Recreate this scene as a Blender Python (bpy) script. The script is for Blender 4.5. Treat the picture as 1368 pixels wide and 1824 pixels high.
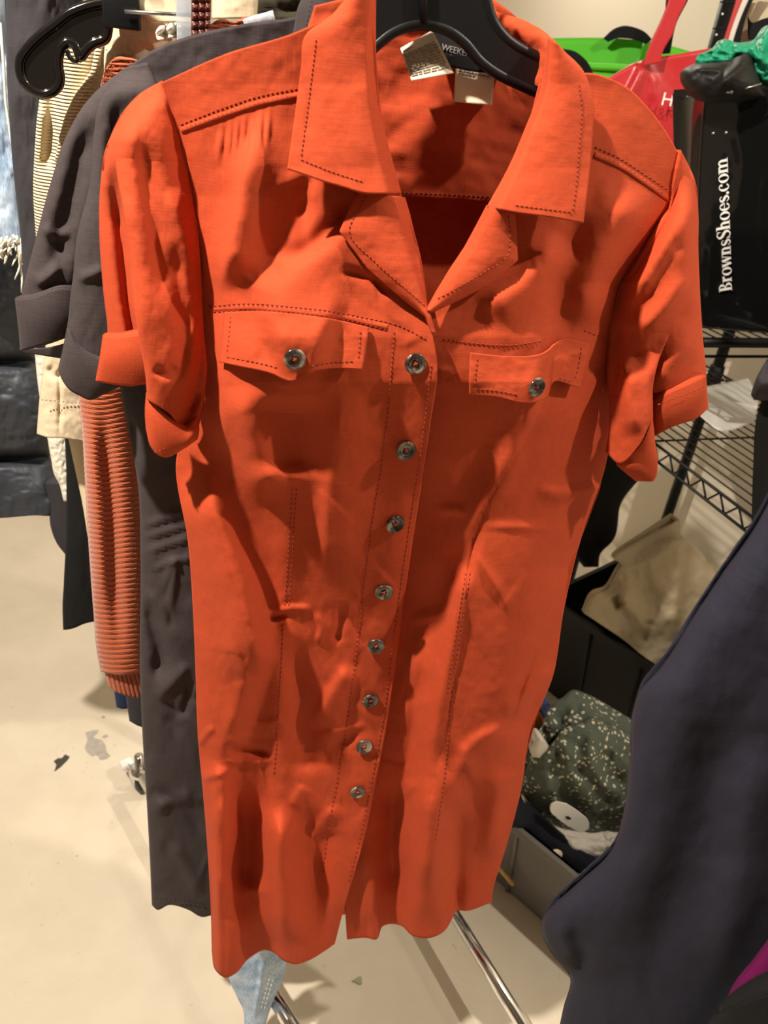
import bpy, bmesh, math, random
import numpy as np
from mathutils import Vector, Matrix

random.seed(7); RNG = np.random.RandomState(11)
scene = bpy.context.scene
for o in list(bpy.data.objects): bpy.data.objects.remove(o)
COL = scene.collection

# ------------------------------------------------------------------ camera
F_PX, CX, CY = 1370.0, 684.0, 912.0
PITCH, ROLL, CAM_H = math.radians(30), math.radians(7), 1.5
_f = np.array([0, math.cos(PITCH), -math.sin(PITCH)])
_r = np.array([1.0, 0, 0]); _u = np.cross(_r, _f)
CR = math.cos(ROLL)*_r + math.sin(ROLL)*_u
CU = -math.sin(ROLL)*_r + math.cos(ROLL)*_u
CF = _f; CO = np.array([0, 0, CAM_H])
cd = bpy.data.cameras.new('camera'); cam = bpy.data.objects.new('camera', cd); COL.objects.link(cam)
cd.sensor_fit = 'VERTICAL'; cd.sensor_height = 34.6; cd.lens = F_PX/1824*34.6
cd.clip_start = 0.02; cd.clip_end = 60
cam.matrix_world = Matrix(((CR[0], CU[0], -CF[0], CO[0]), (CR[1], CU[1], -CF[1], CO[1]), (CR[2], CU[2], -CF[2], CO[2]), (0, 0, 0, 1)))
cd.dof.use_dof = True; cd.dof.focus_distance = 0.74; cd.dof.aperture_fstop = 9.0
scene.camera = cam

# ------------------------------------------------------------------ world, exposure, ceiling lamps, plus an added wall fill
scene.view_settings.view_transform = 'Standard'; scene.view_settings.look = 'None'
scene.view_settings.exposure = 0.0; scene.view_settings.gamma = 1.0
scene.view_settings.use_curve_mapping = False
w = bpy.data.worlds.new('world'); scene.world = w; w.use_nodes = True
w.node_tree.nodes['Background'].inputs[0].default_value = (1.0, 0.93, 0.85, 1)
w.node_tree.nodes['Background'].inputs[1].default_value = 0.03
def lamp(name, loc, target, power, size, col=(1, 0.90, 0.76)):
    l = bpy.data.lights.new(name, 'AREA'); l.energy = power; l.shape = 'DISK'; l.size = size; l.color = col
    o = bpy.data.objects.new(name, l); COL.objects.link(o); o.location = loc
    o.rotation_euler = (Vector(target)-Vector(loc)).to_track_quat('-Z', 'Y').to_euler()
    return o
lamp('ceiling_or_fill_lamp', (-0.80, 0.08, 2.62), (-0.1, 0.9, 0.4), 74, 0.06)
lamp('ceiling_or_fill_lamp', (1.30, 0.48, 2.62), (0.2, 0.8, 0.6), 26, 0.06)
lamp('ceiling_or_fill_lamp', (0.2, 3.4, 2.62), (0.4, 3.0, 1.4), 17, 0.25)  # added fill to brighten the upper wall, no such lamp seen

# ------------------------------------------------------------------ helpers: pixels to points on real planes
def rays(px, py):
    px = np.asarray(px, float); py = np.asarray(py, float)
    return CF + ((px-CX)/F_PX)[..., None]*CR - ((py-CY)/F_PX)[..., None]*CU
class Plane:
    def __init__(s, x, y, yaw=0.0, z=0.0, tilt=0.0):
        a = math.radians(yaw); t = math.radians(tilt)
        s.n = np.array([math.sin(a)*math.cos(t), -math.cos(a)*math.cos(t), math.sin(t)])
        s.a = np.array([x, y, z])
    def pt(s, px, py, off=0.0):
        d = rays(px, py); off = np.asarray(off, float)
        t = (((s.a-CO)@s.n) + off)/(d@s.n)
        return CO + d*t[..., None]
    def one(s, px, py, off=0.0):
        return Vector(s.pt(np.array(px, float), np.array(py, float), off))
    def off_at_z(s, px, py, z):
        d = rays(px, py); t = (z-CO[2])/d[..., 2]
        return (CO + d*t[..., None] - s.a)@s.n
def at_z(px, py, z):
    d = rays(px, py); return Vector(CO + d*((z-CO[2])/d[2]))
YAW = 16.0
AX = np.array([-0.34, 0.94])
def rack_plane(sdist, yaw=YAW): return Plane(0.0+AX[0]*sdist, 0.66+AX[1]*sdist, yaw)

def hermite(t, ts, P):
    ts = np.asarray(ts, float); P = np.asarray(P, float); n = len(ts)
    if n == 1: return np.repeat(P[:1], len(t), 0)
    m = np.zeros_like(P)
    d = (P[1:]-P[:-1])/(ts[1:]-ts[:-1]).reshape((-1,)+(1,)*(P.ndim-1))
    m[0] = d[0]; m[-1] = d[-1]
    for i in range(1, n-1):
        h0, h1 = ts[i]-ts[i-1], ts[i+1]-ts[i]
        m[i] = (d[i-1]*h1+d[i]*h0)/(h0+h1)
    i = np.clip(np.searchsorted(ts, t, side='right')-1, 0, n-2)
    h = (ts[i+1]-ts[i]); s = (t-ts[i])/h
    sh = (-1,)+(1,)*(P.ndim-1); s = s.reshape(sh); h = h.reshape(sh)
    return ((2*s**3-3*s**2+1)*P[i]+(s**3-2*s**2+s)*h*m[i]+(-2*s**3+3*s**2)*P[i+1]+(s**3-s**2)*h*m[i+1])
def spl(pts, n, lin=False):
    P = np.asarray(pts, float)
    L = np.r_[0, np.cumsum(np.maximum(np.linalg.norm(np.diff(P, axis=0), axis=1), 1e-6))]; L /= L[-1]
    t = np.linspace(0, 1, n)
    if lin or len(P) == 2: return np.stack([np.interp(t, L, P[:, k]) for k in range(P.shape[1])], 1)
    return hermite(t, L, P)
def grid(rows, nu, nv, lin_v=False, lin_u=False):
    R = np.stack([spl(r, nu, lin_u) for r in rows])
    m = R.mean(1)
    T = np.r_[0, np.cumsum(np.maximum(np.linalg.norm(np.diff(m, axis=0), axis=1), 1.0))]; T /= T[-1]
    t = np.linspace(0, 1, nv)
    if lin_v:
        G = np.zeros((nv, nu, 2))
        for j in range(nu):
            for k in (0, 1): G[:, j, k] = np.interp(t, T, R[:, j, k])
    else: G = hermite(t, T, R)
    U, V = np.meshgrid(np.linspace(0, 1, nu), t)
    return G[..., 0], G[..., 1], U, V

# smooth value noise
_tab = RNG.rand(256, 256)
def vnoise(x, y):
    xi = np.floor(x).astype(int); yi = np.floor(y).astype(int); fx = x-xi; fy = y-yi
    fx = fx*fx*(3-2*fx); fy = fy*fy*(3-2*fy)
    a = _tab[yi % 256, xi % 256]; b = _tab[yi % 256, (xi+1) % 256]; c = _tab[(yi+1) % 256, xi % 256]; d = _tab[(yi+1) % 256, (xi+1) % 256]
    return (a*(1-fx)+b*fx)*(1-fy)+(c*(1-fx)+d*fx)*fy-0.5
def fbm(x, y, o=4):
    s = 0; a = 1.0
    for k in range(o): s = s+a*vnoise(x+17.3*k, y+9.1*k); x = x*2.03; y = y*2.03; a *= .5
    return s
def sstep(a, b, x):
    t = np.clip((x-a)/(b-a), 0, 1); return t*t*(3-2*t)
def sdist(px, py, pts):
    """signed distance to a polyline (positive to the right when it runs downwards) and the run 0..1 along it"""
    P = np.asarray(pts, float)
    L = np.r_[0, np.cumsum(np.linalg.norm(np.diff(P, axis=0), axis=1))]
    best = np.full(px.shape, 1e9); sg = np.ones(px.shape); run = np.zeros(px.shape)
    for i in range(len(P)-1):
        dx, dy = P[i+1]-P[i]; l2 = dx*dx+dy*dy
        rx = px-P[i, 0]; ry = py-P[i, 1]
        t = np.clip((rx*dx+ry*dy)/l2, 0, 1)
        ex = rx-t*dx; ey = ry-t*dy; d = np.hypot(ex, ey)
        m = d < best
        best = np.where(m, d, best); sg = np.where(m, np.where(dx*ry-dy*rx < 0, 1, -1), sg)
        run = np.where(m, (L[i]+t*(L[i+1]-L[i]))/L[-1], run)
    return best*sg, run
class Relief:
    def __init__(s): s.st = []
    def ridge(s, pts, h, wl, wr=None, taper=.25): s.st.append(('r', spl(pts, max(2, 3*len(pts)-2)), h, wl, wr or wl, taper)); return s
    def step(s, pts, h, w, L, taper=.2): s.st.append(('s', spl(pts, max(2, 3*len(pts)-2)), h, w, L, taper)); return s
    def __call__(s, px, py):
        out = np.zeros(px.shape)
        for k, P, h, a, b, tp in s.st:
            R = 4*max(abs(a), abs(b))
            m = (px > P[:, 0].min()-R) & (px < P[:, 0].max()+R) & (py > P[:, 1].min()-R) & (py < P[:, 1].max()+R)
            if not m.any(): continue
            d, run = sdist(px[m], py[m], P)
            tf = np.clip(np.minimum(run, 1-run)/max(tp, 1e-3), 0, 1); tf = tf*tf*(3-2*tf)
            if k == 'r': v = np.exp(-(d/np.where(d < 0, a, b))**2)
            else: v = np.where(d < 0, np.exp(-np.abs(d)/b), 0)*sstep(-a, a, -d)*1.0 if b > 0 else np.where(d > 0, np.exp(-np.abs(d)/-b), 0)*sstep(-a, a, d)
            out[m] += h*v*tf
        return out

# ------------------------------------------------------------------ helpers: objects
def link(name, me, mats, parent=None, smooth=True):
    o = bpy.data.objects.new(name, me); COL.objects.link(o)
    for m in (mats if isinstance(mats, (list, tuple)) else [mats]): me.materials.append(m)
    if smooth: me.polygons.foreach_set('use_smooth', [True]*len(me.polygons))
    if parent:
        o.parent = parent
    return o
def thing(name, label, cat, loc=(0, 0, 0), group=None):
    o = bpy.data.objects.new(name, None); COL.objects.link(o); o.empty_display_size = .05
    o['label'] = label; o['category'] = cat
    if group: o['group'] = group
    return o
def tag(o, label, cat, group=None):
    o['label'] = label; o['category'] = cat
    if group: o['group'] = group
    return o
def struct(o): o['kind'] = 'structure'; return o
class MB:
    """collects pieces into one mesh"""
    def __init__(s): s.v = []; s.f = []; s.m = []
    def add(s, V, Fc, mi=0):
        b = len(s.v); s.v += [tuple(map(float, p)) for p in V]
        for f in Fc: s.f.append(tuple(b+i for i in f)); s.m.append(mi)
    def grid(s, P, mi=0, wrap=False, flip=False):
        nv, nu = P.shape[:2]; b = len(s.v); s.v += [tuple(p) for p in P.reshape(-1, 3).tolist()]
        for j in range(nv-1):
            for i in range(nu if wrap else nu-1):
                i2 = (i+1) % nu
                q = (b+j*nu+i, b+(j+1)*nu+i, b+(j+1)*nu+i2, b+j*nu+i2)
                s.f.append(q[::-1] if flip else q); s.m.append(mi)
    def box(s, c, sx, sy, sz, M=None, mi=0):
        V = [Vector((x*sx/2, y*sy/2, z*sz/2)) for x in (-1, 1) for y in (-1, 1) for z in (-1, 1)]
        if M is not None: V = [M@p for p in V]
        V = [p+Vector(c) for p in V]
        s.add(V, [(0, 1, 3, 2), (4, 6, 7, 5), (0, 4, 5, 1), (2, 3, 7, 6), (0, 2, 6, 4), (1, 5, 7, 3)], mi)
    def tube(s, pts, r, n=10, mi=0, closed=False):
        P = [Vector(p) for p in pts]; rr = r if isinstance(r, (list, tuple)) else [r]*len(P)
        rings = []; up = None
        for i, p in enumerate(P):
            if closed: t = (P[(i+1) % len(P)]-P[i-1]).normalized()
            else: t = (P[min(i+1, len(P)-1)]-P[max(i-1, 0)]).normalized()
            if up is None: up = t.orthogonal().normalized()
            up = (up-t*up.dot(t)); up = up.normalized() if up.length > 1e-6 else t.orthogonal().normalized()
            sd = t.cross(up)
            rings.append([p+rr[i]*(math.cos(a)*up+math.sin(a)*sd) for a in [2*math.pi*k/n for k in range(n)]])
        V = [q for ring in rings for q in ring]; Fc = []; m = len(rings)
        for i in range(m if closed else m-1):
            for k in range(n):
                a, b_ = i*n+k, i*n+(k+1) % n; c, d = ((i+1) % m)*n+(k+1) % n, ((i+1) % m)*n+k
                Fc.append((a, b_, c, d))
        if not closed: Fc += [tuple(range(n))[::-1], tuple((m-1)*n+k for k in range(n))]
        s.add(V, Fc, mi)
    def cyl(s, a, b, r, n=16, mi=0): s.tube([a, b], r, n, mi)
    def lathe(s, prof, c, axis, n=28, mi=0):
        ax = Vector(axis).normalized(); u = ax.orthogonal().normalized(); v = ax.cross(u); c = Vector(c)
        V = [c+ax*h+r*(math.cos(2*math.pi*k/n)*u+math.sin(2*math.pi*k/n)*v) for r, h in prof for k in range(n)]
        Fc = [(i*n+k, i*n+(k+1) % n, (i+1)*n+(k+1) % n, (i+1)*n+k) for i in range(len(prof)-1) for k in range(n)]
        if prof[0][0] > 1e-6: Fc.append(tuple(range(n))[::-1])
        if prof[-1][0] > 1e-6: Fc.append(tuple((len(prof)-1)*n+k for k in range(n)))
        s.add(V, Fc, mi)
    def build(s, name, mats, parent=None, smooth=True, solid=0.0, bevel=0.0, merge=0.0, offset=0.0, autos=None):
        me = bpy.data.meshes.new(name); me.from_pydata(s.v, [], s.f)
        me.polygons.foreach_set('material_index', s.m)
        if merge:
            bm = bmesh.new(); bm.from_mesh(me); bmesh.ops.remove_doubles(bm, verts=bm.verts, dist=merge); bm.to_mesh(me); bm.free()
        me.update(); o = link(name, me, mats, parent, smooth)
        if bevel:
            md = o.modifiers.new('bevel', 'BEVEL'); md.width = bevel; md.segments = 2; md.limit_method = 'ANGLE'
        if solid:
            md = o.modifiers.new('solid', 'SOLIDIFY'); md.thickness = solid; md.offset = offset
        return o
def poly_prism(mb, pts3, normal, th, mi=0):
    """closed outline of coplanar 3-D points, given thickness along normal (backwards)"""
    P = [Vector(p) for p in pts3]; n = Vector(normal)
    bm = bmesh.new(); vs = [bm.verts.new(p) for p in P]
    es = [bm.edges.new((vs[i], vs[(i+1) % len(vs)])) for i in range(len(vs))]
    bmesh.ops.triangle_fill(bm, use_beauty=True, edges=es)
    bm.verts.index_update()
    tris = [[v.index for v in f.verts] for f in bm.faces]; bm.free()
    k = len(P); fr = [p+n*th/2 for p in P]; bk = [p-n*th/2 for p in P]
    Fc = []
    for t in tris:
        nn = (P[t[1]]-P[t[0]]).cross(P[t[2]]-P[t[0]])
        if nn.dot(n) < 0: t = t[::-1]
        Fc.append(tuple(t)); Fc.append(tuple(k+i for i in t[::-1]))
    Fc += [(i, (i+1) % k, k+(i+1) % k, k+i) for i in range(k)]
    mb.add(fr+bk, Fc, mi)

# ------------------------------------------------------------------ materials
def new_mat(name):
    m = bpy.data.materials.new(name); m.use_nodes = True; nt = m.node_tree
    return m, nt, nt.nodes['Principled BSDF']
def N(nt, typ, **kw):
    n = nt.nodes.new(typ)
    for k, v in kw.items():
        if k in n.inputs: n.inputs[k].default_value = v
        else: setattr(n, k, v)
    return n
def mat_plain(name, col, rough=.6, metal=0, spec=.5, noise=0.0, nscale=40, bump=0.0, bscale=200, coat=0, trans=0, alpha=1):
    m, nt, b = new_mat(name); b.inputs['Roughness'].default_value = rough; b.inputs['Metallic'].default_value = metal
    b.inputs['Base Color'].default_value = (*col, 1); b.inputs['Specular IOR Level'].default_value = spec
    b.inputs['Coat Weight'].default_value = coat; b.inputs['Transmission Weight'].default_value = trans
    tc = N(nt, 'ShaderNodeTexCoord')
    if noise:
        n = N(nt, 'ShaderNodeTexNoise', Scale=nscale, Detail=5.0); nt.links.new(tc.outputs['Object'], n.inputs['Vector'])
        r = N(nt, 'ShaderNodeMapRange'); r.inputs[1].default_value = .3; r.inputs[2].default_value = .7; r.inputs[3].default_value = 1-noise; r.inputs[4].default_value = 1+noise
        nt.links.new(n.outputs[0], r.inputs[0])
        mx = N(nt, 'ShaderNodeVectorMath', operation='SCALE'); mx.inputs[0].default_value = col
        nt.links.new(r.outputs[0], mx.inputs['Scale']); nt.links.new(mx.outputs[0], b.inputs['Base Color'])
    if bump:
        n2 = N(nt, 'ShaderNodeTexNoise', Scale=bscale, Detail=4.0); nt.links.new(tc.outputs['Object'], n2.inputs['Vector'])
        bp = N(nt, 'ShaderNodeBump', Strength=bump, Distance=.002); nt.links.new(n2.outputs[0], bp.inputs['Height']); nt.links.new(bp.outputs[0], b.inputs['Normal'])
    return m
def mat_cloth(name, col, weave=900, var=.085, transl=.12, rough=.85, bump=.18, sheen=.15, slub=1.0, tcol=None):
    """woven cloth: slubby threads across and along, slight see-through"""
    m, nt, b = new_mat(name); L = nt.links
    b.inputs['Roughness'].default_value = rough; b.inputs['Specular IOR Level'].default_value = .2
    b.inputs['Sheen Weight'].default_value = sheen; b.inputs['Sheen Roughness'].default_value = .5
    b.inputs['Sheen Tint'].default_value = (*[min(1, c*1.2+.05) for c in col], 1)
    tc = N(nt, 'ShaderNodeTexCoord')
    def thread(sx, sz):
        mp = N(nt, 'ShaderNodeMapping'); mp.inputs['Scale'].default_value = (sx, sx, sz); L.new(tc.outputs['Object'], mp.inputs['Vector'])
        n = N(nt, 'ShaderNodeTexNoise', Scale=1.0, Detail=2.0); L.new(mp.outputs[0], n.inputs['Vector']); return n.outputs[0]
    a = thread(weave, weave*.06); c = thread(weave*.06, weave)
    big = N(nt, 'ShaderNodeTexNoise', Scale=14.0, Detail=4.0); L.new(tc.outputs['Object'], big.inputs['Vector'])
    add = N(nt, 'ShaderNodeMath', operation='ADD'); L.new(a, add.inputs[0]); L.new(c, add.inputs[1])
    r = N(nt, 'ShaderNodeMapRange'); r.inputs[1].default_value = .7; r.inputs[2].default_value = 1.3; r.inputs[3].default_value = 1-var; r.inputs[4].default_value = 1+var
    L.new(add.outputs[0], r.inputs[0])
    r2 = N(nt, 'ShaderNodeMapRange'); r2.inputs[1].default_value = .3; r2.inputs[2].default_value = .7; r2.inputs[3].default_value = .94; r2.inputs[4].default_value = 1.06
    L.new(big.outputs[0], r2.inputs[0])
    mu = N(nt, 'ShaderNodeMath', operation='MULTIPLY'); L.new(r.outputs[0], mu.inputs[0]); L.new(r2.outputs[0], mu.inputs[1])
    sc = N(nt, 'ShaderNodeVectorMath', operation='SCALE'); sc.inputs[0].default_value = col; L.new(mu.outputs[0], sc.inputs['Scale'])
    L.new(sc.outputs[0], b.inputs['Base Color'])
    bp = N(nt, 'ShaderNodeBump', Strength=bump, Distance=.0006); L.new(add.outputs[0], bp.inputs['Height']); L.new(bp.outputs[0], b.inputs['Normal'])
    if transl:
        t = N(nt, 'ShaderNodeBsdfTranslucent'); t.inputs['Color'].default_value = (*(tcol or col), 1)
        mx = N(nt, 'ShaderNodeMixShader'); mx.inputs[0].default_value = transl
        L.new(b.outputs[0], mx.inputs[1]); L.new(t.outputs[0], mx.inputs[2]); L.new(mx.outputs[0], nt.nodes['Material Output'].inputs['Surface'])
    return m
ORANGE = (0.475, 0.063, 0.020)
M = {}
M['linen'] = mat_cloth('orange_linen', ORANGE, transl=.05, tcol=(.75, .035, .006))
M['thread'] = mat_plain('dark_orange_thread', (.27, .024, .006), .8)
M['threadg'] = mat_plain('dark_grey_thread', (.03, .025, .027), .8)
M['linen_grey'] = mat_cloth('charcoal_linen', (.056, .044, .047), transl=.04, var=.14, sheen=.2)
M['cream'] = mat_cloth('cream_canvas', (.70, .58, .41), var=.08, transl=.08)
M['cream2'] = mat_cloth('pale_cream_cotton', (.78, .66, .44), var=.06, transl=.08)
M['ivory'] = mat_cloth('ivory_lace', (.85, .8, .68), var=.15, transl=.1, weave=400)
M['charcoal'] = mat_cloth('charcoal_twill', (.036, .033, .039), transl=0, var=.1)
M['black_cloth'] = mat_cloth('black_cloth', (.008, .008, .009), transl=0, sheen=.05)
M['navy_cloth'] = mat_cloth('navy_crepe', (.020, .020, .034), transl=0, var=.10, sheen=.12, weave=700)
M['navy_denim'] = mat_cloth('navy_denim', (.014, .028, .08), transl=0)
M['magenta'] = mat_cloth('magenta_cloth', (.13, .003, .065), transl=0, sheen=.05)
M['beige_bag'] = mat_cloth('beige_calico', (.62, .53, .37), transl=.05, var=.06)
M['teal'] = mat_plain('teal_green_fabric', (.01, .30, .16), .5, bump=.1, bscale=60)
M['white_cloth'] = mat_cloth('white_cotton', (.75, .70, .62), transl=.1)
M['black_plastic'] = mat_plain('black_plastic', (.006, .0065, .008), .42, spec=.3, bump=.08, bscale=400)
M['gloss_black'] = mat_plain('glossy_black_plastic', (.006, .005, .005), .12, coat=.5)
M['black_metal'] = mat_plain('black_coated_metal', (.004, .004, .004), .45, spec=.25)
M['chrome'] = mat_plain('chrome', (.82, .82, .84), .1, metal=1)
M['steel'] = mat_plain('brushed_steel', (.5, .5, .5), .3, metal=1)
M['white_plastic'] = mat_plain('white_plastic', (.85, .85, .83), .35)
M['white_paper'] = mat_plain('white_paper', (.80, .80, .78), .7)
M['label'] = mat_plain('label_satin', (.74, .66, .50), .55, bump=.1, bscale=500)
M['ink'] = mat_plain('grey_ink', (.32, .28, .22), .8)
M['black_satin'] = mat_plain('black_satin', (.008, .007, .008), .7, spec=.15)
M['silver_ink'] = mat_plain('silver_ink', (.35, .33, .31), .6)
M['green_bag'] = mat_plain('bright_green_nonwoven', (.075, .48, .008), .6, bump=.15, bscale=300)
M['red_bag'] = mat_plain('red_coated_woven', (.50, .022, .028), .38, coat=.25, noise=.06, nscale=8)
M['vinyl'] = mat_plain('glossy_black_vinyl', (.006, .006, .006), .14, coat=.6, bump=.10, bscale=7)
M['white_print'] = mat_plain('white_print', (.85, .85, .83), .5)
M['grey_plastic'] = mat_plain('grey_translucent_plastic', (.20, .19, .18), .32, trans=.2)
M['clear'] = mat_plain('clear_plastic', (.75, .82, .92), .12, trans=.6)
M['horn'] = None
M['belt'] = mat_plain('brown_woven_leather', (.10, .018, .012), .4, noise=.4, nscale=200, bump=.6, bscale=160)
M['olive'] = mat_cloth('dark_olive_cloth', (.035, .03, .02), transl=0)
M['wood'] = mat_plain('pale_wood', (.62, .40, .15), .6, noise=.2, nscale=60)
M['blue_cloth'] = mat_cloth('blue_cloth', (.07, .09, .20), transl=0)
M['orange_cloth'] = mat_cloth('burnt_orange_cloth', (.42, .13, .02), transl=0)
def mat_horn():
    m, nt, b = new_mat('mottled_horn'); L = nt.links; b.inputs['Roughness'].default_value = .2; b.inputs['Coat Weight'].default_value = .4
    tc = N(nt, 'ShaderNodeTexCoord'); n = N(nt, 'ShaderNodeTexNoise', Scale=70.0, Detail=2.0, Distortion=1.0); L.new(tc.outputs['Object'], n.inputs['Vector'])
    cr = N(nt, 'ShaderNodeValToRGB'); L.new(n.outputs[0], cr.inputs[0])
    e = cr.color_ramp.elements; e[0].position = .36; e[0].color = (.018, .011, .008, 1); e[1].position = .66; e[1].color = (.26, .20, .15, 1)
    x = e.new(.5); x.color = (.06, .042, .034, 1)
    L.new(cr.outputs[0], b.inputs['Base Color']); return m
M['horn'] = mat_horn()
def mat_rib(name, col, per_m, horiz=True, depth=.0015, strength=.9):
    """knit ribs: real thickness is modelled where large; here the fine stitch lines"""
    m, nt, b = new_mat(name); L = nt.links; b.inputs['Roughness'].default_value = .9; b.inputs['Specular IOR Level'].default_value = .15; b.inputs['Sheen Weight'].default_value = .3
    tc = N(nt, 'ShaderNodeTexCoord')
    wv = N(nt, 'ShaderNodeTexWave', Scale=per_m/20.0*math.pi*2/ (2*math.pi), Distortion=.6, Detail=1.0); wv.bands_direction = 'Z' if horiz else 'X'
    wv.inputs['Scale'].default_value = per_m/3.183; wv.inputs['Detail Scale'].default_value = 2
    L.new(tc.outputs['Object'], wv.inputs['Vector'])
    n = N(nt, 'ShaderNodeTexNoise', Scale=350.0, Detail=3.0); L.new(tc.outputs['Object'], n.inputs['Vector'])
    r = N(nt, 'ShaderNodeMapRange'); r.inputs[3].default_value = .8; r.inputs[4].default_value = 1.15; L.new(n.outputs[0], r.inputs[0])
    sc = N(nt, 'ShaderNodeVectorMath', operation='SCALE'); sc.inputs[0].default_value = col; L.new(r.outputs[0], sc.inputs['Scale']); L.new(sc.outputs[0], b.inputs['Base Color'])
    bp = N(nt, 'ShaderNodeBump', Strength=strength, Distance=depth); L.new(wv.outputs['Fac'], bp.inputs['Height']); L.new(bp.outputs[0], b.inputs['Normal'])
    return m
M['rust_knit'] = mat_rib('rust_knit', (.42, .095, .038), 420, True, .0008, .5)
M['cream_knit'] = mat_rib('cream_rib_knit', (.74, .60, .38), 330, True, .0016, 1.0)
def mat_denim(name, c1, c2, scale=30):
    m, nt, b = new_mat(name); L = nt.links; b.inputs['Roughness'].default_value = .9; b.inputs['Specular IOR Level'].default_value = .15
    tc = N(nt, 'ShaderNodeTexCoord'); n = N(nt, 'ShaderNodeTexNoise', Scale=float(scale), Detail=6.0); L.new(tc.outputs['Object'], n.inputs['Vector'])
    mp = N(nt, 'ShaderNodeMapping'); mp.inputs['Scale'].default_value = (900, 900, 140); mp.inputs['Rotation'].default_value = (0, .6, 0); L.new(tc.outputs['Object'], mp.inputs['Vector'])
    n2 = N(nt, 'ShaderNodeTexNoise', Scale=1.0, Detail=2.0); L.new(mp.outputs[0], n2.inputs['Vector'])
    ad = N(nt, 'ShaderNodeMath', operation='ADD'); L.new(n.outputs[0], ad.inputs[0]); L.new(n2.outputs[0], ad.inputs[1])
    cr = N(nt, 'ShaderNodeValToRGB'); e = cr.color_ramp.elements; e[0].position = .38; e[0].color = (*c1, 1); e[1].position = .62; e[1].color = (*c2, 1)
    hf = N(nt, 'ShaderNodeMath', operation='MULTIPLY'); hf.inputs[1].default_value = .5; L.new(ad.outputs[0], hf.inputs[0]); L.new(hf.outputs[0], cr.inputs[0])
    L.new(cr.outputs[0], b.inputs['Base Color'])
    bp = N(nt, 'ShaderNodeBump', Strength=.3, Distance=.0006); L.new(n2.outputs[0], bp.inputs['Height']); L.new(bp.outputs[0], b.inputs['Normal'])
    return m
M['denim'] = mat_denim('light_blue_denim', (.27, .41, .64), (.60, .73, .90))
M['denim_shaded'] = mat_denim('shaded_blue_denim', (.04, .075, .16), (.14, .20, .32))  # darker copy of the denim, paints the shade on the shorts' side
def mat_puffer():
    m, nt, b = new_mat('navy_nylon'); b.inputs['Base Color'].default_value = (.028, .033, .045, 1); b.inputs['Roughness'].default_value = .55
    L = nt.links; tc = N(nt, 'ShaderNodeTexCoord'); n = N(nt, 'ShaderNodeTexNoise', Scale=20.0, Detail=2.0, Distortion=.6); L.new(tc.outputs['Object'], n.inputs['Vector'])
    bp = N(nt, 'ShaderNodeBump', Strength=.12, Distance=.006); L.new(n.outputs[0], bp.inputs['Height']); L.new(bp.outputs[0], b.inputs['Normal']); return m
M['puffer'] = mat_puffer()
def mat_floor():
    m, nt, b = new_mat('worn_painted_concrete'); L = nt.links; b.inputs['Roughness'].default_value = .5; b.inputs['Specular IOR Level'].default_value = .35
    tc = N(nt, 'ShaderNodeTexCoord')
    n = N(nt, 'ShaderNodeTexNoise', Scale=5.0, Detail=8.0, Roughness=.6); L.new(tc.outputs['Object'], n.inputs['Vector'])
    cr = N(nt, 'ShaderNodeValToRGB'); e = cr.color_ramp.elements; e[0].position = .3; e[0].color = (.66, .58, .46, 1); e[1].position = .7; e[1].color = (.76, .68, .55, 1); L.new(n.outputs[0], cr.inputs[0])
    v = N(nt, 'ShaderNodeTexNoise', Scale=42.0, Detail=3.0, Distortion=2.0); L.new(tc.outputs['Object'], v.inputs['Vector'])
    cr2 = N(nt, 'ShaderNodeValToRGB'); e = cr2.color_ramp.elements; e[0].position = .70; e[0].color = (0, 0, 0, 1); e[1].position = .76; e[1].color = (1, 1, 1, 1); L.new(v.outputs[0], cr2.inputs[0])
    mk = N(nt, 'ShaderNodeMath', operation='MULTIPLY'); mk.inputs[1].default_value = .55; L.new(cr2.outputs[0], mk.inputs[0])
    mx = N(nt, 'ShaderNodeMixRGB'); mx.inputs[2].default_value = (.30, .26, .20, 1); L.new(mk.outputs[0], mx.inputs[0]); L.new(cr.outputs[0], mx.inputs[1])
    L.new(mx.outputs[0], b.inputs['Base Color'])
    bp = N(nt, 'ShaderNodeBump', Strength=.12, Distance=.004); L.new(n.outputs[0], bp.inputs['Height']); L.new(bp.outputs[0], b.inputs['Normal'])
    return m
M['floor'] = mat_floor()
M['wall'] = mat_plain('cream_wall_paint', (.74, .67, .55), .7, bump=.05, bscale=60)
M['wall_dim'] = mat_plain('darkened_unseen_wall', (.30, .27, .23), .7)  # for the unseen walls, darkened to cut bounce light
M['ceiling'] = mat_plain('grey_ceiling', (.45, .42, .38), .8)
M['stain'] = mat_plain('bare_concrete_patch', (.42, .38, .34), .8, noise=.15, nscale=60)
M['flake'] = mat_plain('dark_flake', (.055, .052, .04), .7)
M['green_flake'] = mat_plain('sage_flake', (.34, .36, .20), .7)
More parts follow.
